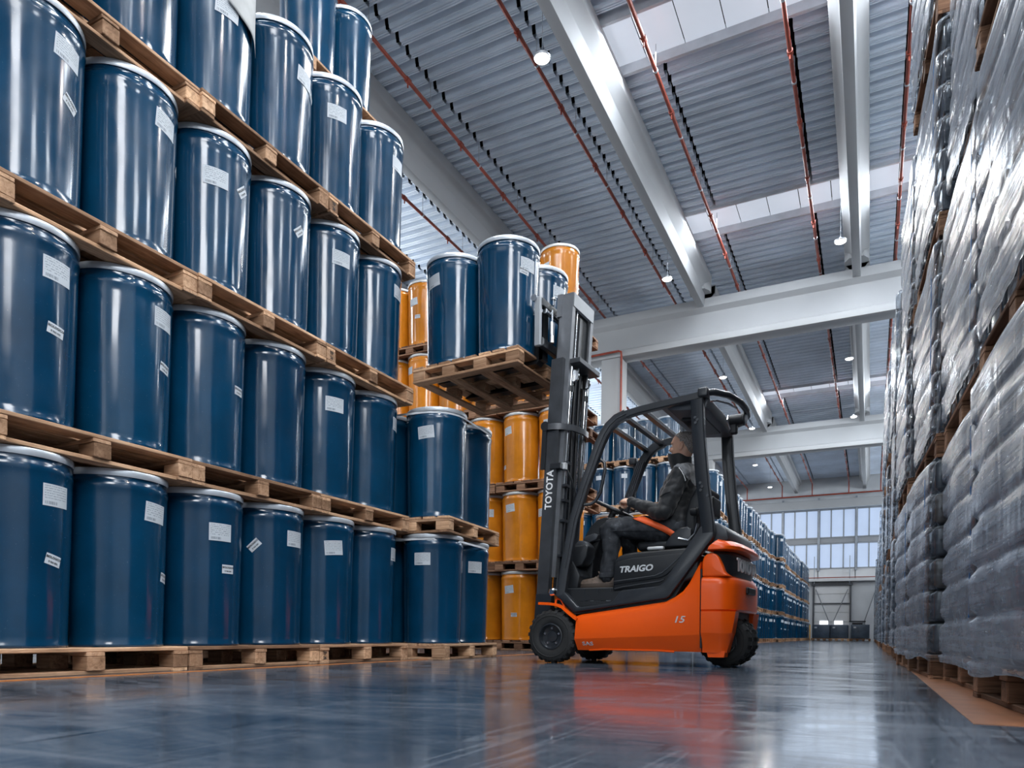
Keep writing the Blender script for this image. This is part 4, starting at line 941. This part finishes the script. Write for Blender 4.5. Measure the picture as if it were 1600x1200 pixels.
mb = MB(); mpoly(.14, .185, -.235, -.19, 1.70, 1.755, mb); mb.obj('mast_sensor', M['silver'], FK, 20)
bp_ = [(.02, -.29), (.06, -.285), (.13, -.25), (.20, -.16), (.225, -.02), (.21, .12), (.16, .22), (.05, .28), (.02, .29)]
mb = MB().tube([(mt_(x, 2.07), y, 2.07) for x, y in bp_], 1, prof=[(-.027, -.012), (.027, -.012), (.027, .012), (-.027, .012)], up=(0, 0, 1)); mb.obj('hose_guard', M['mastgrey'], FK, 40)
mb = MB().cyl((mt_(-.01, 2.08), -.30, 2.08), (mt_(-.01, 2.08), -.272, 2.08), .042, 18); mb.tube([(mt_(-.015, 2.06), -.285, 2.06), (mt_(-.01, 1.70), -.285, 1.70)], 1, prof=[(-.012, -.02), (.012, -.02), (.012, .02), (-.012, .02)], up=(0, 1, 0)); mb.obj('tilt_sensor_arm', BK, FK)
mb = MB(); mpoly(-.005, .15, -.272, .272, .08, .60, mb); mb.obj('mast_foot', BM, FK, 20)
o = new_obj('lettering', text_mesh('TOYOTA', .089, .0012, .94, 0, .0022), FK, (mt_(.062, 1.518), -.2716, 1.518), (0, 0, 0)); o.data.materials.append(M['white'])
o.rotation_euler = Matrix((Vector((.0605, 0, .998)), Vector((-.998, 0, .0605)), Vector((0, -1, 0)))).transposed().to_euler()
# fork carriage and forks, raised
mb = MB()
for s in (-1, 1): mb.box((-.17, s*.41, 2.965), (.06, .035, .43), b=.006)
mb.obj('carriage_end_bar', plain('grey carriage steel', (.32, .34, .36), .4, .3), FK)
MB().box((-.155, 0, 3.14), (.05, .80, .07), b=.006).obj('carriage_top_bar', BM, FK); MB().box((-.155, 0, 2.79), (.05, .80, .08), b=.006).obj('carriage_bottom_bar', BM, FK)
MB().cyl((-.13, -.36, 3.07), (-.13, .2, 3.07), .022, 14).obj('side_shift_cylinder', M['chrome'], FK)
mb = MB().box((-.09, -.30, 2.92), (.03, .05, .14), b=.01).cyl((-.09, -.30, 2.80), (-.09, -.30, 2.86), .022, 10).cyl((-.09, -.30, 2.99), (-.09, -.30, 3.09), .009, 8); mb.obj('carriage_valve', M['steel'], FK)
mb = MB(); mpoly(-.02, .12, -.16, .16, 2.70, 3.20, mb); mb.obj('carriage_roller_frame', BK, FK, 20)
mb = MB().cyl((-.20, -.44, 3.17), (-.20, -.41, 3.17), .03, 16).cyl((-.12, -.22, 3.17), (-.12, -.22, 3.22), .01, 8).cyl((-.12, -.22, 3.22), (-.12, -.22, 3.235), .022, 10); mb.obj('carriage_bolt', M['steel'], FK)
for y in (-.24, .24):
    MB().prism([(-.185, 3.10), (-.218, 3.10), (-.222, 2.685), (-.25, 2.650), (-1.32, 2.645), (-1.34, 2.653), (-1.3, 2.665), (-.26, 2.682), (-.188, 2.682)], y-.05, y+.05).obj('fork', BK, FK, 20)
# ------------------------------------------------------------------ the lifted pallet with its drums
LP = Vector((-3.228, 6.012, 2.565)); ra = R(-4.0)
pallet(tuple(LP), ra, 'pale wooden pallet raised on the forks, seen from below', None, 'light')
for i, (sx, sy) in enumerate(((-1, -1), (1, -1), (-1, 1), (1, 1))):
    v = Matrix.Rotation(ra, 3, 'Z') @ Vector((sx*.2868, sy*.2868, 0))
    e = [((-18, .0, 'up'), None), ((66, .0, 'flat'), (58, .25, -8)), (None, None), ((70, 0, 'flat'), None)][i]
    drum((LP.x+v.x, LP.y+v.y, LP.z+PH+.001), 'blue', 'blue steel drum on the raised pallet, %s' % ('front one farther from the mast', 'front one beside the fork carriage', 'back one farther from the mast', 'back one beside the mast')[i], 'blue drums on the raised pallet', e[0], e[1], 0, i)
# ------------------------------------------------------------------ the driver
from mathutils import noise as mnoise
PO = (-2.415, 6.0, 0)
def fuse(mb, voxel, smooth_it, wr=0, ws=9, name='m', mats=None, smooth=60, stretch=(1, 1, 1)):
    """fuse overlapping closed shapes into one continuous surface; wr = cloth fold depth"""
    me = mb.mesh(name, mats, 0); o = bpy.data.objects.new(name, me); C.objects.link(o)
    r = o.modifiers.new('r', 'REMESH'); r.mode = 'VOXEL'; r.voxel_size = voxel
    s = o.modifiers.new('s', 'SMOOTH'); s.iterations = smooth_it; s.factor = .5
    dg = bpy.context.evaluated_depsgraph_get(); dg.update(); m2 = bpy.data.meshes.new_from_object(o.evaluated_get(dg)); bpy.data.objects.remove(o)
    if wr:
        nn = [v.normal.copy() for v in m2.vertices]
        for v, n in zip(m2.vertices, nn):
            p = Vector((v.co.x*stretch[0], v.co.y*stretch[1], v.co.z*stretch[2]))*ws
            f = abs(mnoise.noise(p))*1.6-.45+.35*mnoise.noise(p*2.3)
            v.co += n*f*wr
    m2.polygons.foreach_set('use_smooth', [True]*len(m2.polygons)); m2.name = name
    if mats is not None:
        m2.materials.clear(); m2.materials.append(mats)
    return m2
def ell(mb, c, r, n=16, m=10):
    rings = []
    for j in range(1, m):
        a = PI*j/m; rings.append([(c[0]+r[0]*math.sin(a)*math.cos(2*PI*i/n), c[1]+r[1]*math.sin(a)*math.sin(2*PI*i/n), c[2]-r[2]*math.cos(a)) for i in range(n)])
    mb.loft(rings); return mb
def ringloft(mb, rows, n=28, e=2.3):
    """rows of (z, centre x, front depth, back depth, half width)"""
    rings = []
    for z, cx, f, bk, hw in rows:
        rg = []
        for i in range(n):
            a = 2*PI*i/n; c, s = math.cos(a), math.sin(a)
            px = math.copysign(abs(c)**(2/e), c); py = math.copysign(abs(s)**(2/e), s); rg.append((cx+(px*bk if px > 0 else px*f), py*hw, z))
        rings.append(rg)
    return mb.loft(rings)
def path3(pts, rr, k=3):
    """Catmull-Rom resample of points with radii"""
    P = [Vector(p) for p in pts]; out = []; ro = []
    for i in range(len(P)-1):
        p0, p1, p2, p3 = P[max(i-1, 0)], P[i], P[i+1], P[min(i+2, len(P)-1)]
        for t in range(k):
            u = t/k; out.append(.5*((2*p1)+(p2-p0)*u+(2*p0-5*p1+4*p2-p3)*u*u+(3*p1-p0-3*p2+p3)*u**3)); ro.append(rr[i]+(rr[i+1]-rr[i])*u)
    out.append(P[-1]); ro.append(rr[-1]); return out, ro
def limb(mb, pts, rr, n=16, k=4):
    a, r = path3(pts, rr, k); mb.tube(a, r, n); ell(mb, a[0], (r[0],)*3, n, 8); ell(mb, a[-1], (r[-1],)*3, n, 8); return mb
skin_m, nt, b = nt_of('skin'); setp(b, Roughness=.5, Subsurface_Weight=.12, Subsurface_Scale=.01, Specular_IOR_Level=.4); b.inputs['Subsurface Radius'].default_value = (1, .35, .2)
f_ = noise(nt, mapping(nt), 14, 4); r_ = ramp(nt, f_, [(.3, (.60, .34, .235)), (.7, (.74, .45, .33))]); link(nt, r_.outputs[0], b.inputs['Base Color']); bump(nt, b, noise(nt, mapping(nt), 160, 2), .12, .002)
# body: head, neck, trunk, limbs and hands fused into one surface
HC = Vector((1.0, -.01, 1.70)); HR = Matrix.Rotation(R(-9), 3, 'Z') @ Matrix.Rotation(R(3), 3, 'Y')      # head turned a little away, chin up
hm = MB(); K = 1.0
rows = [(-.05, .012, .052, .055, .056), (-.015, .008, .060, .062, .058), (0, 0, .078, .055, .050), (.010, 0, .090, .058, .056), (.03, 0, .0955, .066, .062), (.055, 0, .0965, .076, .067), (.075, 0, .0965, .086, .070), (.10, 0, .097, .096, .073), (.125, 0, .0915, .104, .0755), (.135, 0, .092, .106, .0765), (.153, 0, .101, .109, .078), (.175, 0, .097, .111, .079), (.198, 0, .084, .105, .075), (.218, 0, .064, .090, .063), (.232, 0, .04, .066, .045), (.241, 0, .016, .035, .022)]
ringloft(hm, rows, 36, 2.25)
hm.tube([(-.090, 0, .150), (-.101, 0, .132), (-.112, 0, .115), (-.119, 0, .104), (-.106, 0, .096), (-.092, 0, .094)], [.008, .0095, .0115, .0135, .012, .008], 12)
for s in (-1, 1):
    ell(hm, (-.104, s*.011, .099), (.012, .0085, .0085), 10, 8)
    hm.tube([(-.094, s*.018, .150), (-.090, s*.04, .153), (-.072, s*.06, .146)], [.007, .0085, .006], 8)       # brow
    ell(hm, (-.074, s*.043, .090), (.022, .02, .018), 12, 8)                                                   # cheek
    # ear: rim, bowl and lobe
    er = [(.018, .083, .085), (.008, .079, .088), (.004, .080, .102), (.006, .083, .122), (.014, .087, .136), (.026, .090, .139), (.035, .090, .130), (.037, .089, .116), (.032, .087, .100), (.025, .085, .088), (.018, .083, .085)]
    hm.tube([(x, s*(y-.004), z) for x, y, z in er], .0052, 8); ell(hm, (.018, s*.076, .112), (.016, .007, .024), 12, 8); ell(hm, (.017, s*.080, .086), (.008, .006, .009), 10, 8)
hm.tube([(-.082, -.026, .056), (-.096, -.012, .059), (-.0995, 0, .0585), (-.096, .012, .059), (-.082, .026, .056)], [.004, .006, .0065, .006, .004], 8)
hm.tube([(-.080, -.024, .047), (-.094, -.011, .047), (-.097, 0, .0465), (-.094, .011, .047), (-.080, .024, .047)], [.004, .006, .007, .006, .004], 8)
ell(hm, (-.084, 0, .016), (.016, .022, .014), 12, 8)
body = MB()
body.add([tuple(HC + HR @ (Vector(p)*K)) for p in hm.v], hm.f)
limb(body, [(1.03, -.005, 1.56), (1.015, -.008, 1.64), (1.005, -.01, 1.71)], [.07, .062, .058])
ringloft(body, [(1.06, 1.03, .12, .11, .165), (1.2, .995, .13, .12, .155), (1.35, .985, .12, .12, .165), (1.5, 1.0, .105, .105, .185), (1.56, 1.02, .08, .085, .15), (1.6, 1.02, .05, .06, .08)], 24)
SH = {-1: [(1.045, -.19, 1.545), (.925, -.285, 1.235), (.618, -.20, 1.362)], 1: [(1.045, .19, 1.545), (.91, .285, 1.24), (.60, .25, 1.24)]}
for s in (-1, 1):
    a_, e_, w_ = SH[s]; limb(body, [a_, ((a_[0]+e_[0])/2, (a_[1]+e_[1])/2, (a_[2]+e_[2])/2), e_, ((w_[0]*.5+e_[0]*.5), (w_[1]+e_[1])/2, (w_[2]+e_[2])/2), w_], [.055, .050, .043, .041, .03])
LEG = {-1: [(1.02, -.11, 1.10), (.475, -.295, 1.14), (.465, -.30, .745)], 1: [(1.02, .11, 1.10), (.47, .17, 1.13), (.46, .19, .745)]}
for s in (-1, 1):
    h_, k_, an = LEG[s]; limb(body, [h_, ((h_[0]+k_[0])/2, (h_[1]+k_[1])/2, (h_[2]+k_[2])/2+.01), k_, (k_[0]+.03, k_[1], (k_[2]*.6+an[2]*.4)), an], [.07, .06, .042, .036, .028])
    limb(body, [an, (an[0]-.02, an[1], .70), (an[0]-.12, an[1], .675), (an[0]-.2, an[1], .668)], [.028, .032, .028, .02])
def hand(mb, wrist, fwd, up, side, curl, s=1.0):
    """palm, four curled fingers, thumb off the side of the palm; fwd along the forearm, up = back of the hand, side towards the thumb"""
    F, U, S = Vector(fwd).normalized(), Vector(up).normalized(), Vector(side).normalized(); W = Vector(wrist)
    def P(f, sd, u): return W+F*f*s+S*sd*s+U*u*s
    for k, sd in enumerate((.028, .010, -.009, -.026)):
        limb(mb, [P(-.01, sd*.5, 0), P(.045, sd*.9, .003), P(.086-.004*abs(k-1), sd, .004)], [.017*s, .0155*s, .0125*s], 10, 3)
    for k, (sd, l) in enumerate(((.029, .92), (.010, 1.0), (-.010, .95), (-.028, .78))):
        L = [.043*l, .027*l, .022*l]; ang = 0; q = P(.086-.004*abs(k-1), sd, .004); pts = [P(.07, sd, .004), q]; 
        for seg, c in zip(L, curl):
            ang += c; d = F*math.cos(ang)-U*math.sin(ang); q = q+d*seg*s; pts.append(q)
        limb(mb, pts, [.0115*s, .0108*s, .0098*s, .0088*s, .0072*s], 10, 3)
    limb(mb, [P(.012, .022, -.006), P(.035, .044, -.016), P(.065, .050, -.030), P(.085, .038, -.040)], [.015*s, .0135*s, .011*s, .0085*s], 10, 3)
hand(body, (.618, -.20, 1.362), (-.90, .32, .22), (-.12, -.42, .90), (.33, .80, .42), (R(52), R(62), R(40)), 1.02)
hand(body, (.60, .25, 1.24), (-1, 0, -.05), (-.05, 0, 1), (0, -1, 0), (R(35), R(50), R(35)))
bme = fuse(body, .0052, 3, 0, 9, 'person', skin_m)
PE = new_obj('person', bme, None, PO, (0, 0, R(-3.5)))
tag(PE, 'driver with short grey hair in black jacket and jeans, seated, hand on steering knob', 'person')
# eyes
for s in (-1, 1):
    mb = ell(MB(), (0, 0, 0), (.0115, .0115, .0115), 14, 10); p = HC + HR @ Vector((-.0835, s*.032, .130))
    e_ = mb.obj('eye', M['white'], PE, 60, p); ell(MB(), (-.0075, 0, 0), (.0052, .0058, .0058), 10, 8).obj('iris', M['ink'], e_, 60)
# hair: cropped, grey, receding at the brow
hv = []; hf = []; idx = {}
inv = HR.inverted(); rnd = random.Random(4)
hair_m, nt, b = nt_of('short grey hair'); setp(b, Roughness=.8); f_ = noise(nt, mapping(nt, (1, 1, .4)), 190, 3, .6); r_ = ramp(nt, f_, [(.3, (.10, .08, .07)), (.5, (.26, .225, .205)), (.7, (.55, .53, .52))]); link(nt, r_.outputs[0], b.inputs['Base Color']); bump(nt, b, f_, .8, .004)
for pl in bme.polygons:
    q = inv @ (pl.center-HC)
    if q.z < .04 or q.z > .26: continue
    line = .205 if q.x < -.045 else .205-.030*(q.x+.045)/.045 if q.x < 0 else .175-.04*min(1, q.x/.014) if q.x < .014 else .135 if q.x < .040 else .135-.075*min(1, (q.x-.04)/.04)
    if abs(q.y) > .074 and -.005 < q.x < .042 and q.z < .146: continue
    if q.z > line + .006*mnoise.noise(q*60):
        fi = []
        for vi in pl.vertices:
            if vi not in idx: idx[vi] = len(hv); v = bme.vertices[vi]; hv.append(v.co+v.normal*.0042)
            fi.append(idx[vi])
        hf.append(fi)
MB().add(hv, hf).obj('hair', hair_m, PE, 60)
# jacket
jk, nt, b = nt_of('black soft-shell'); setp(b, Roughness=.62, Sheen_Weight=.25, Specular_IOR_Level=.35); f_ = noise(nt, mapping(nt), 5, 4); r_ = ramp(nt, f_, [(.3, (.007, .008, .010)), (.7, (.016, .018, .021))]); link(nt, r_.outputs[0], b.inputs['Base Color']); bump(nt, b, noise(nt, mapping(nt), 420, 2), .2, .001)
j = MB()
ringloft(j, [(1.06, 1.04, .17, .115, .195), (1.12, 1.02, .185, .125, .215), (1.22, .99, .185, .135, .215), (1.34, .98, .175, .145, .21), (1.46, .985, .155, .145, .215), (1.54, 1.0, .13, .13, .205), (1.60, 1.015, .105, .105, .165), (1.645, 1.015, .088, .088, .11), (1.67, 1.01, .084, .082, .088)], 30)
for s in (-1, 1):
    a_, e_, w_ = [Vector(q) for q in SH[s]]
    limb(j, [(1.03, s*.14, 1.565), a_+Vector((0, s*.015, .0)), (a_+e_)/2+Vector((0, s*.01, 0)), e_, e_*.62+w_*.38, e_*.3+w_*.7, w_+(e_-w_)*.04], [.075, .085, .080, .070, .062, .053, .044], 18, 4)
jme = fuse(j, .0075, 4, .013, 8.5, 'jacket', jk, stretch=(1.2, .9, 1.5)); J = new_obj('jacket', jme, PE)
jd = MB()    # raised collar, open at the top
def colr(z, cx, f, bk, hw): return (z, cx, f, bk, hw)
cl = [(1.62, 1.01, .095, .092, .10), (1.66, 1.005, .104, .085, .094), (1.70, .995, .112, .083, .090), (1.74, .985, .110, .090, .088), (1.752, .985, .108, .092, .087), (1.748, .985, .099, .084, .079), (1.70, .995, .10, .073, .080), (1.64, 1.0, .08, .07, .08)]
cr_ = []
for z, cx, f, bk, hw in cl:
    rg = []
    for i in range(32):
        a = 2*PI*i/32; c, s = math.cos(a), math.sin(a); rise = .018*max(0, -c)-.030*max(0, c)+.006*math.sin(5*a+z*30)
        rg.append((cx+(c*bk if c > 0 else c*f), s*hw-.006, z+rise*(1 if z > 1.69 else .3)))
    cr_.append(rg)
jd.loft(cr_, cap=False); jd.obj('collar', jk, J, 60)
# grey shoulder panel with pale piping
gm, nt, b = nt_of('grey shoulder cloth'); setp(b, Roughness=.7, Sheen_Weight=.3); f_ = noise(nt, mapping(nt), 40, 3); r_ = ramp(nt, f_, [(.3, (.15, .157, .168)), (.7, (.25, .26, .275))]); link(nt, r_.outputs[0], b.inputs['Base Color']); bump(nt, b, noise(nt, mapping(nt), 500, 2), .3, .001)
hv = []; hf = []; idx = {}
for pl in jme.polygons:
    q = pl.center; front = 1.045+.55*(1.62-q.z)*(1 if q.z < 1.60 else -.6); low = 1.475-.1*max(0, 1.12-q.x)
    if q.z > low and q.x > front-.11*max(0, (q.z-1.585))/.06 and q.z < 1.668 and abs(q.y) < .36:
        fi = []
        for vi in pl.vertices:
            if vi not in idx: idx[vi] = len(hv); v = jme.vertices[vi]; hv.append(v.co+v.normal*.0035)
            fi.append(idx[vi])
        hf.append(fi)
MB().add(hv, hf).obj('shoulder_panel', gm, J, 60)
from mathutils.bvhtree import BVHTree
jb = BVHTree.FromPolygons([v.co for v in jme.vertices], [tuple(p.vertices) for p in jme.polygons])
def hug(pts, off, bv=jb):
    out = []
    for p in pts:
        h = bv.find_nearest(Vector(p)); out.append(h[0]+h[1]*off)
    return out
def along(a, c, n): a, c = Vector(a), Vector(c); return [a.lerp(c, i/(n-1)) for i in range(n)]
MB().tube(hug(along((1.06, -.30, 1.60), (1.16, -.30, 1.46), 10), .006), .0035, 6).obj('reflective_piping', M['white'], J, 60)
MB().tube(hug(along((.86, -.36, 1.37), (1.03, -.40, 1.40), 8), .004), .004, 6).obj('sleeve_seam', jk, J, 60)
# jeans
jn, nt, b = nt_of('faded black jeans'); setp(b, Roughness=.8, Specular_IOR_Level=.25); f_ = noise(nt, mapping(nt, (1, 1, 1)), 9, 5, .6, .5); r_ = ramp(nt, f_, [(.38, (.012, .014, .018)), (.6, (.032, .036, .043)), (.8, (.12, .13, .145))]); link(nt, r_.outputs[0], b.inputs['Base Color']); bump(nt, b, noise(nt, mapping(nt), 380, 2), .3, .001)
tr_ = MB()
ringloft(tr_, [(1.03, 1.06, .15, .10, .17), (1.08, 1.055, .165, .11, .185), (1.15, 1.04, .15, .115, .185)], 24)
for s in (-1, 1):
    h_, k_, an = [Vector(q) for q in LEG[s]]
    limb(tr_, [h_+Vector((0, 0, .005)), h_*.72+k_*.28+Vector((0, 0, .012)), h_*.35+k_*.65+Vector((0, 0, .008)), k_+Vector((0, 0, -.002)), k_+Vector((.005, 0, -.10)), k_*.4+an*.6+Vector((.012, 0, 0)), an+Vector((-.002, 0, .045)), an+Vector((-.006, 0, -.01))], [.118, .112, .098, .078, .072, .068, .066, .068], 20, 4)
tme = fuse(tr_, .0075, 3, .011, 10, 'jeans', jn, stretch=(1.4, .8, .8)); T = new_obj('jeans', tme, PE)
tb = BVHTree.FromPolygons([v.co for v in tme.vertices], [tuple(p.vertices) for p in tme.polygons])
MB().tube(hug(along((1.0, -.26, 1.09), (.52, -.38, 1.10), 16), .003, tb), .0025, 5).obj('side_seam', jn, T, 60)
for s in (-1, 1):
    an = Vector(LEG[s][2]); MB().lathe([(.064, -.02), (.071, -.018), (.0725, .0), (.071, .018), (.064, .02)], 24, c=(an.x-.006, an.y, an.z-.005), cap=False).obj('hem', jn, T, 60)
# work shoes
shm = plain('brown work leather', (.11, .08, .062), .6, var=.35, vs=25, bmp=.3, bs=150); slm = plain('rubber sole', (.06, .042, .032), .7)
for s in (-1, 1):
    ax, ay = LEG[s][2][0], LEG[s][2][1]; mb = MB(); fl_ = .655
    prf = [(.075, .0, .030, .052), (.06, .0, .036, .085), (.02, .0, .038, .100), (-.02, -.0, .038, .098), (-.06, .0, .040, .075), (-.12, .0, .046, .055), (-.18, .0, .047, .046), (-.225, .0, .040, .040), (-.25, .0, .022, .026)]
    rr = []
    for x, dy, hw, hh in prf:
        rr.append([(ax+x, ay+hw*math.cos(t)*(1.0 if math.sin(t) < .2 else .9), fl_+.018+max(0, hh*math.sin(t)) if math.sin(t) > 0 else fl_+.015) for t in [2*PI*i/16 for i in range(16)]])
    mb.loft(rr); sh_ = mb.obj('shoe', shm, PE, 50)
    so = [(ax+.082, ay), (ax+.07, ay-.032), (ax-.03, ay-.041), (ax-.15, ay-.05), (ax-.215, ay-.042), (ax-.256, ay-.018), (ax-.26, ay+.0), (ax-.256, ay+.018), (ax-.215, ay+.042), (ax-.15, ay+.05), (ax-.03, ay+.041), (ax+.07, ay+.032)]
    MB().prism(so, fl_-.016, fl_+.022, axis='z', b=.004).obj('sole', slm, sh_, 40)
    lc = MB()
    for k in range(4):
        x = ax-.055-.024*k; zz = fl_+.018+.083-.010*k
        lc.tube([(x, ay-.034, zz-.022), (x-.006, ay-.012, zz-.002), (x-.006, ay+.012, zz-.002), (x, ay+.034, zz-.022)], .004, 6)
    lc.tube([(ax-.05, ay-.01, fl_+.105), (ax-.075, ay-.03, fl_+.118), (ax-.06, ay-.045, fl_+.10)], .0035, 6); lc.obj('shoelace', shm, sh_, 60)
# orange seat belt, anchored on the truck's seat
bp = [Vector(q) for q in ((.86, .05, 1.20), (.86, -.1, 1.20), (.895, -.19, 1.165), (.96, -.232, 1.115), (1.03, -.258, 1.06))]
up_ = []
for q in bp[:-1]:
    h1, h2 = jb.find_nearest(q), tb.find_nearest(q); up_.append(q)
ob = plain('orange belt webbing', (.75, .10, .015), .6, var=.1, vs=30)
mb = MB(); pts, _ = path3([(.79, .06, 1.195), (.797, -.08, 1.19), (.835, -.18, 1.165), (.915, -.236, 1.12), (1.0, -.252, 1.065), (1.06, -.262, 1.02)], [1]*6, 4)
L_ = []; Rr = []
for i, p in enumerate(pts):
    t = (pts[min(i+1, len(pts)-1)]-pts[max(i-1, 0)]).normalized(); nrm = Vector((-.55, -.75, .2)).normalized() if p.y < -.12 else Vector((-1, -.15, .2)).normalized(); wv = t.cross(nrm).normalized()*.024
    for q, lst in ((p+wv, L_), (p-wv, Rr)):
        best = q
        for bv in (jb, tb):
            h = bv.ray_cast(q+nrm*.25, -nrm, .4)
            if h[0] is not None and (h[0]-q).dot(nrm) > (best-q).dot(nrm): best = h[0]
        lst.append(best+nrm*.006)
n = len(pts); mb.add(L_+Rr, [(i, i+1, n+i+1, n+i) for i in range(n-1)]); o = mb.obj('seat_belt', ob, FK, 60); sm = o.modifiers.new('thickness', 'SOLIDIFY'); sm.thickness = .003
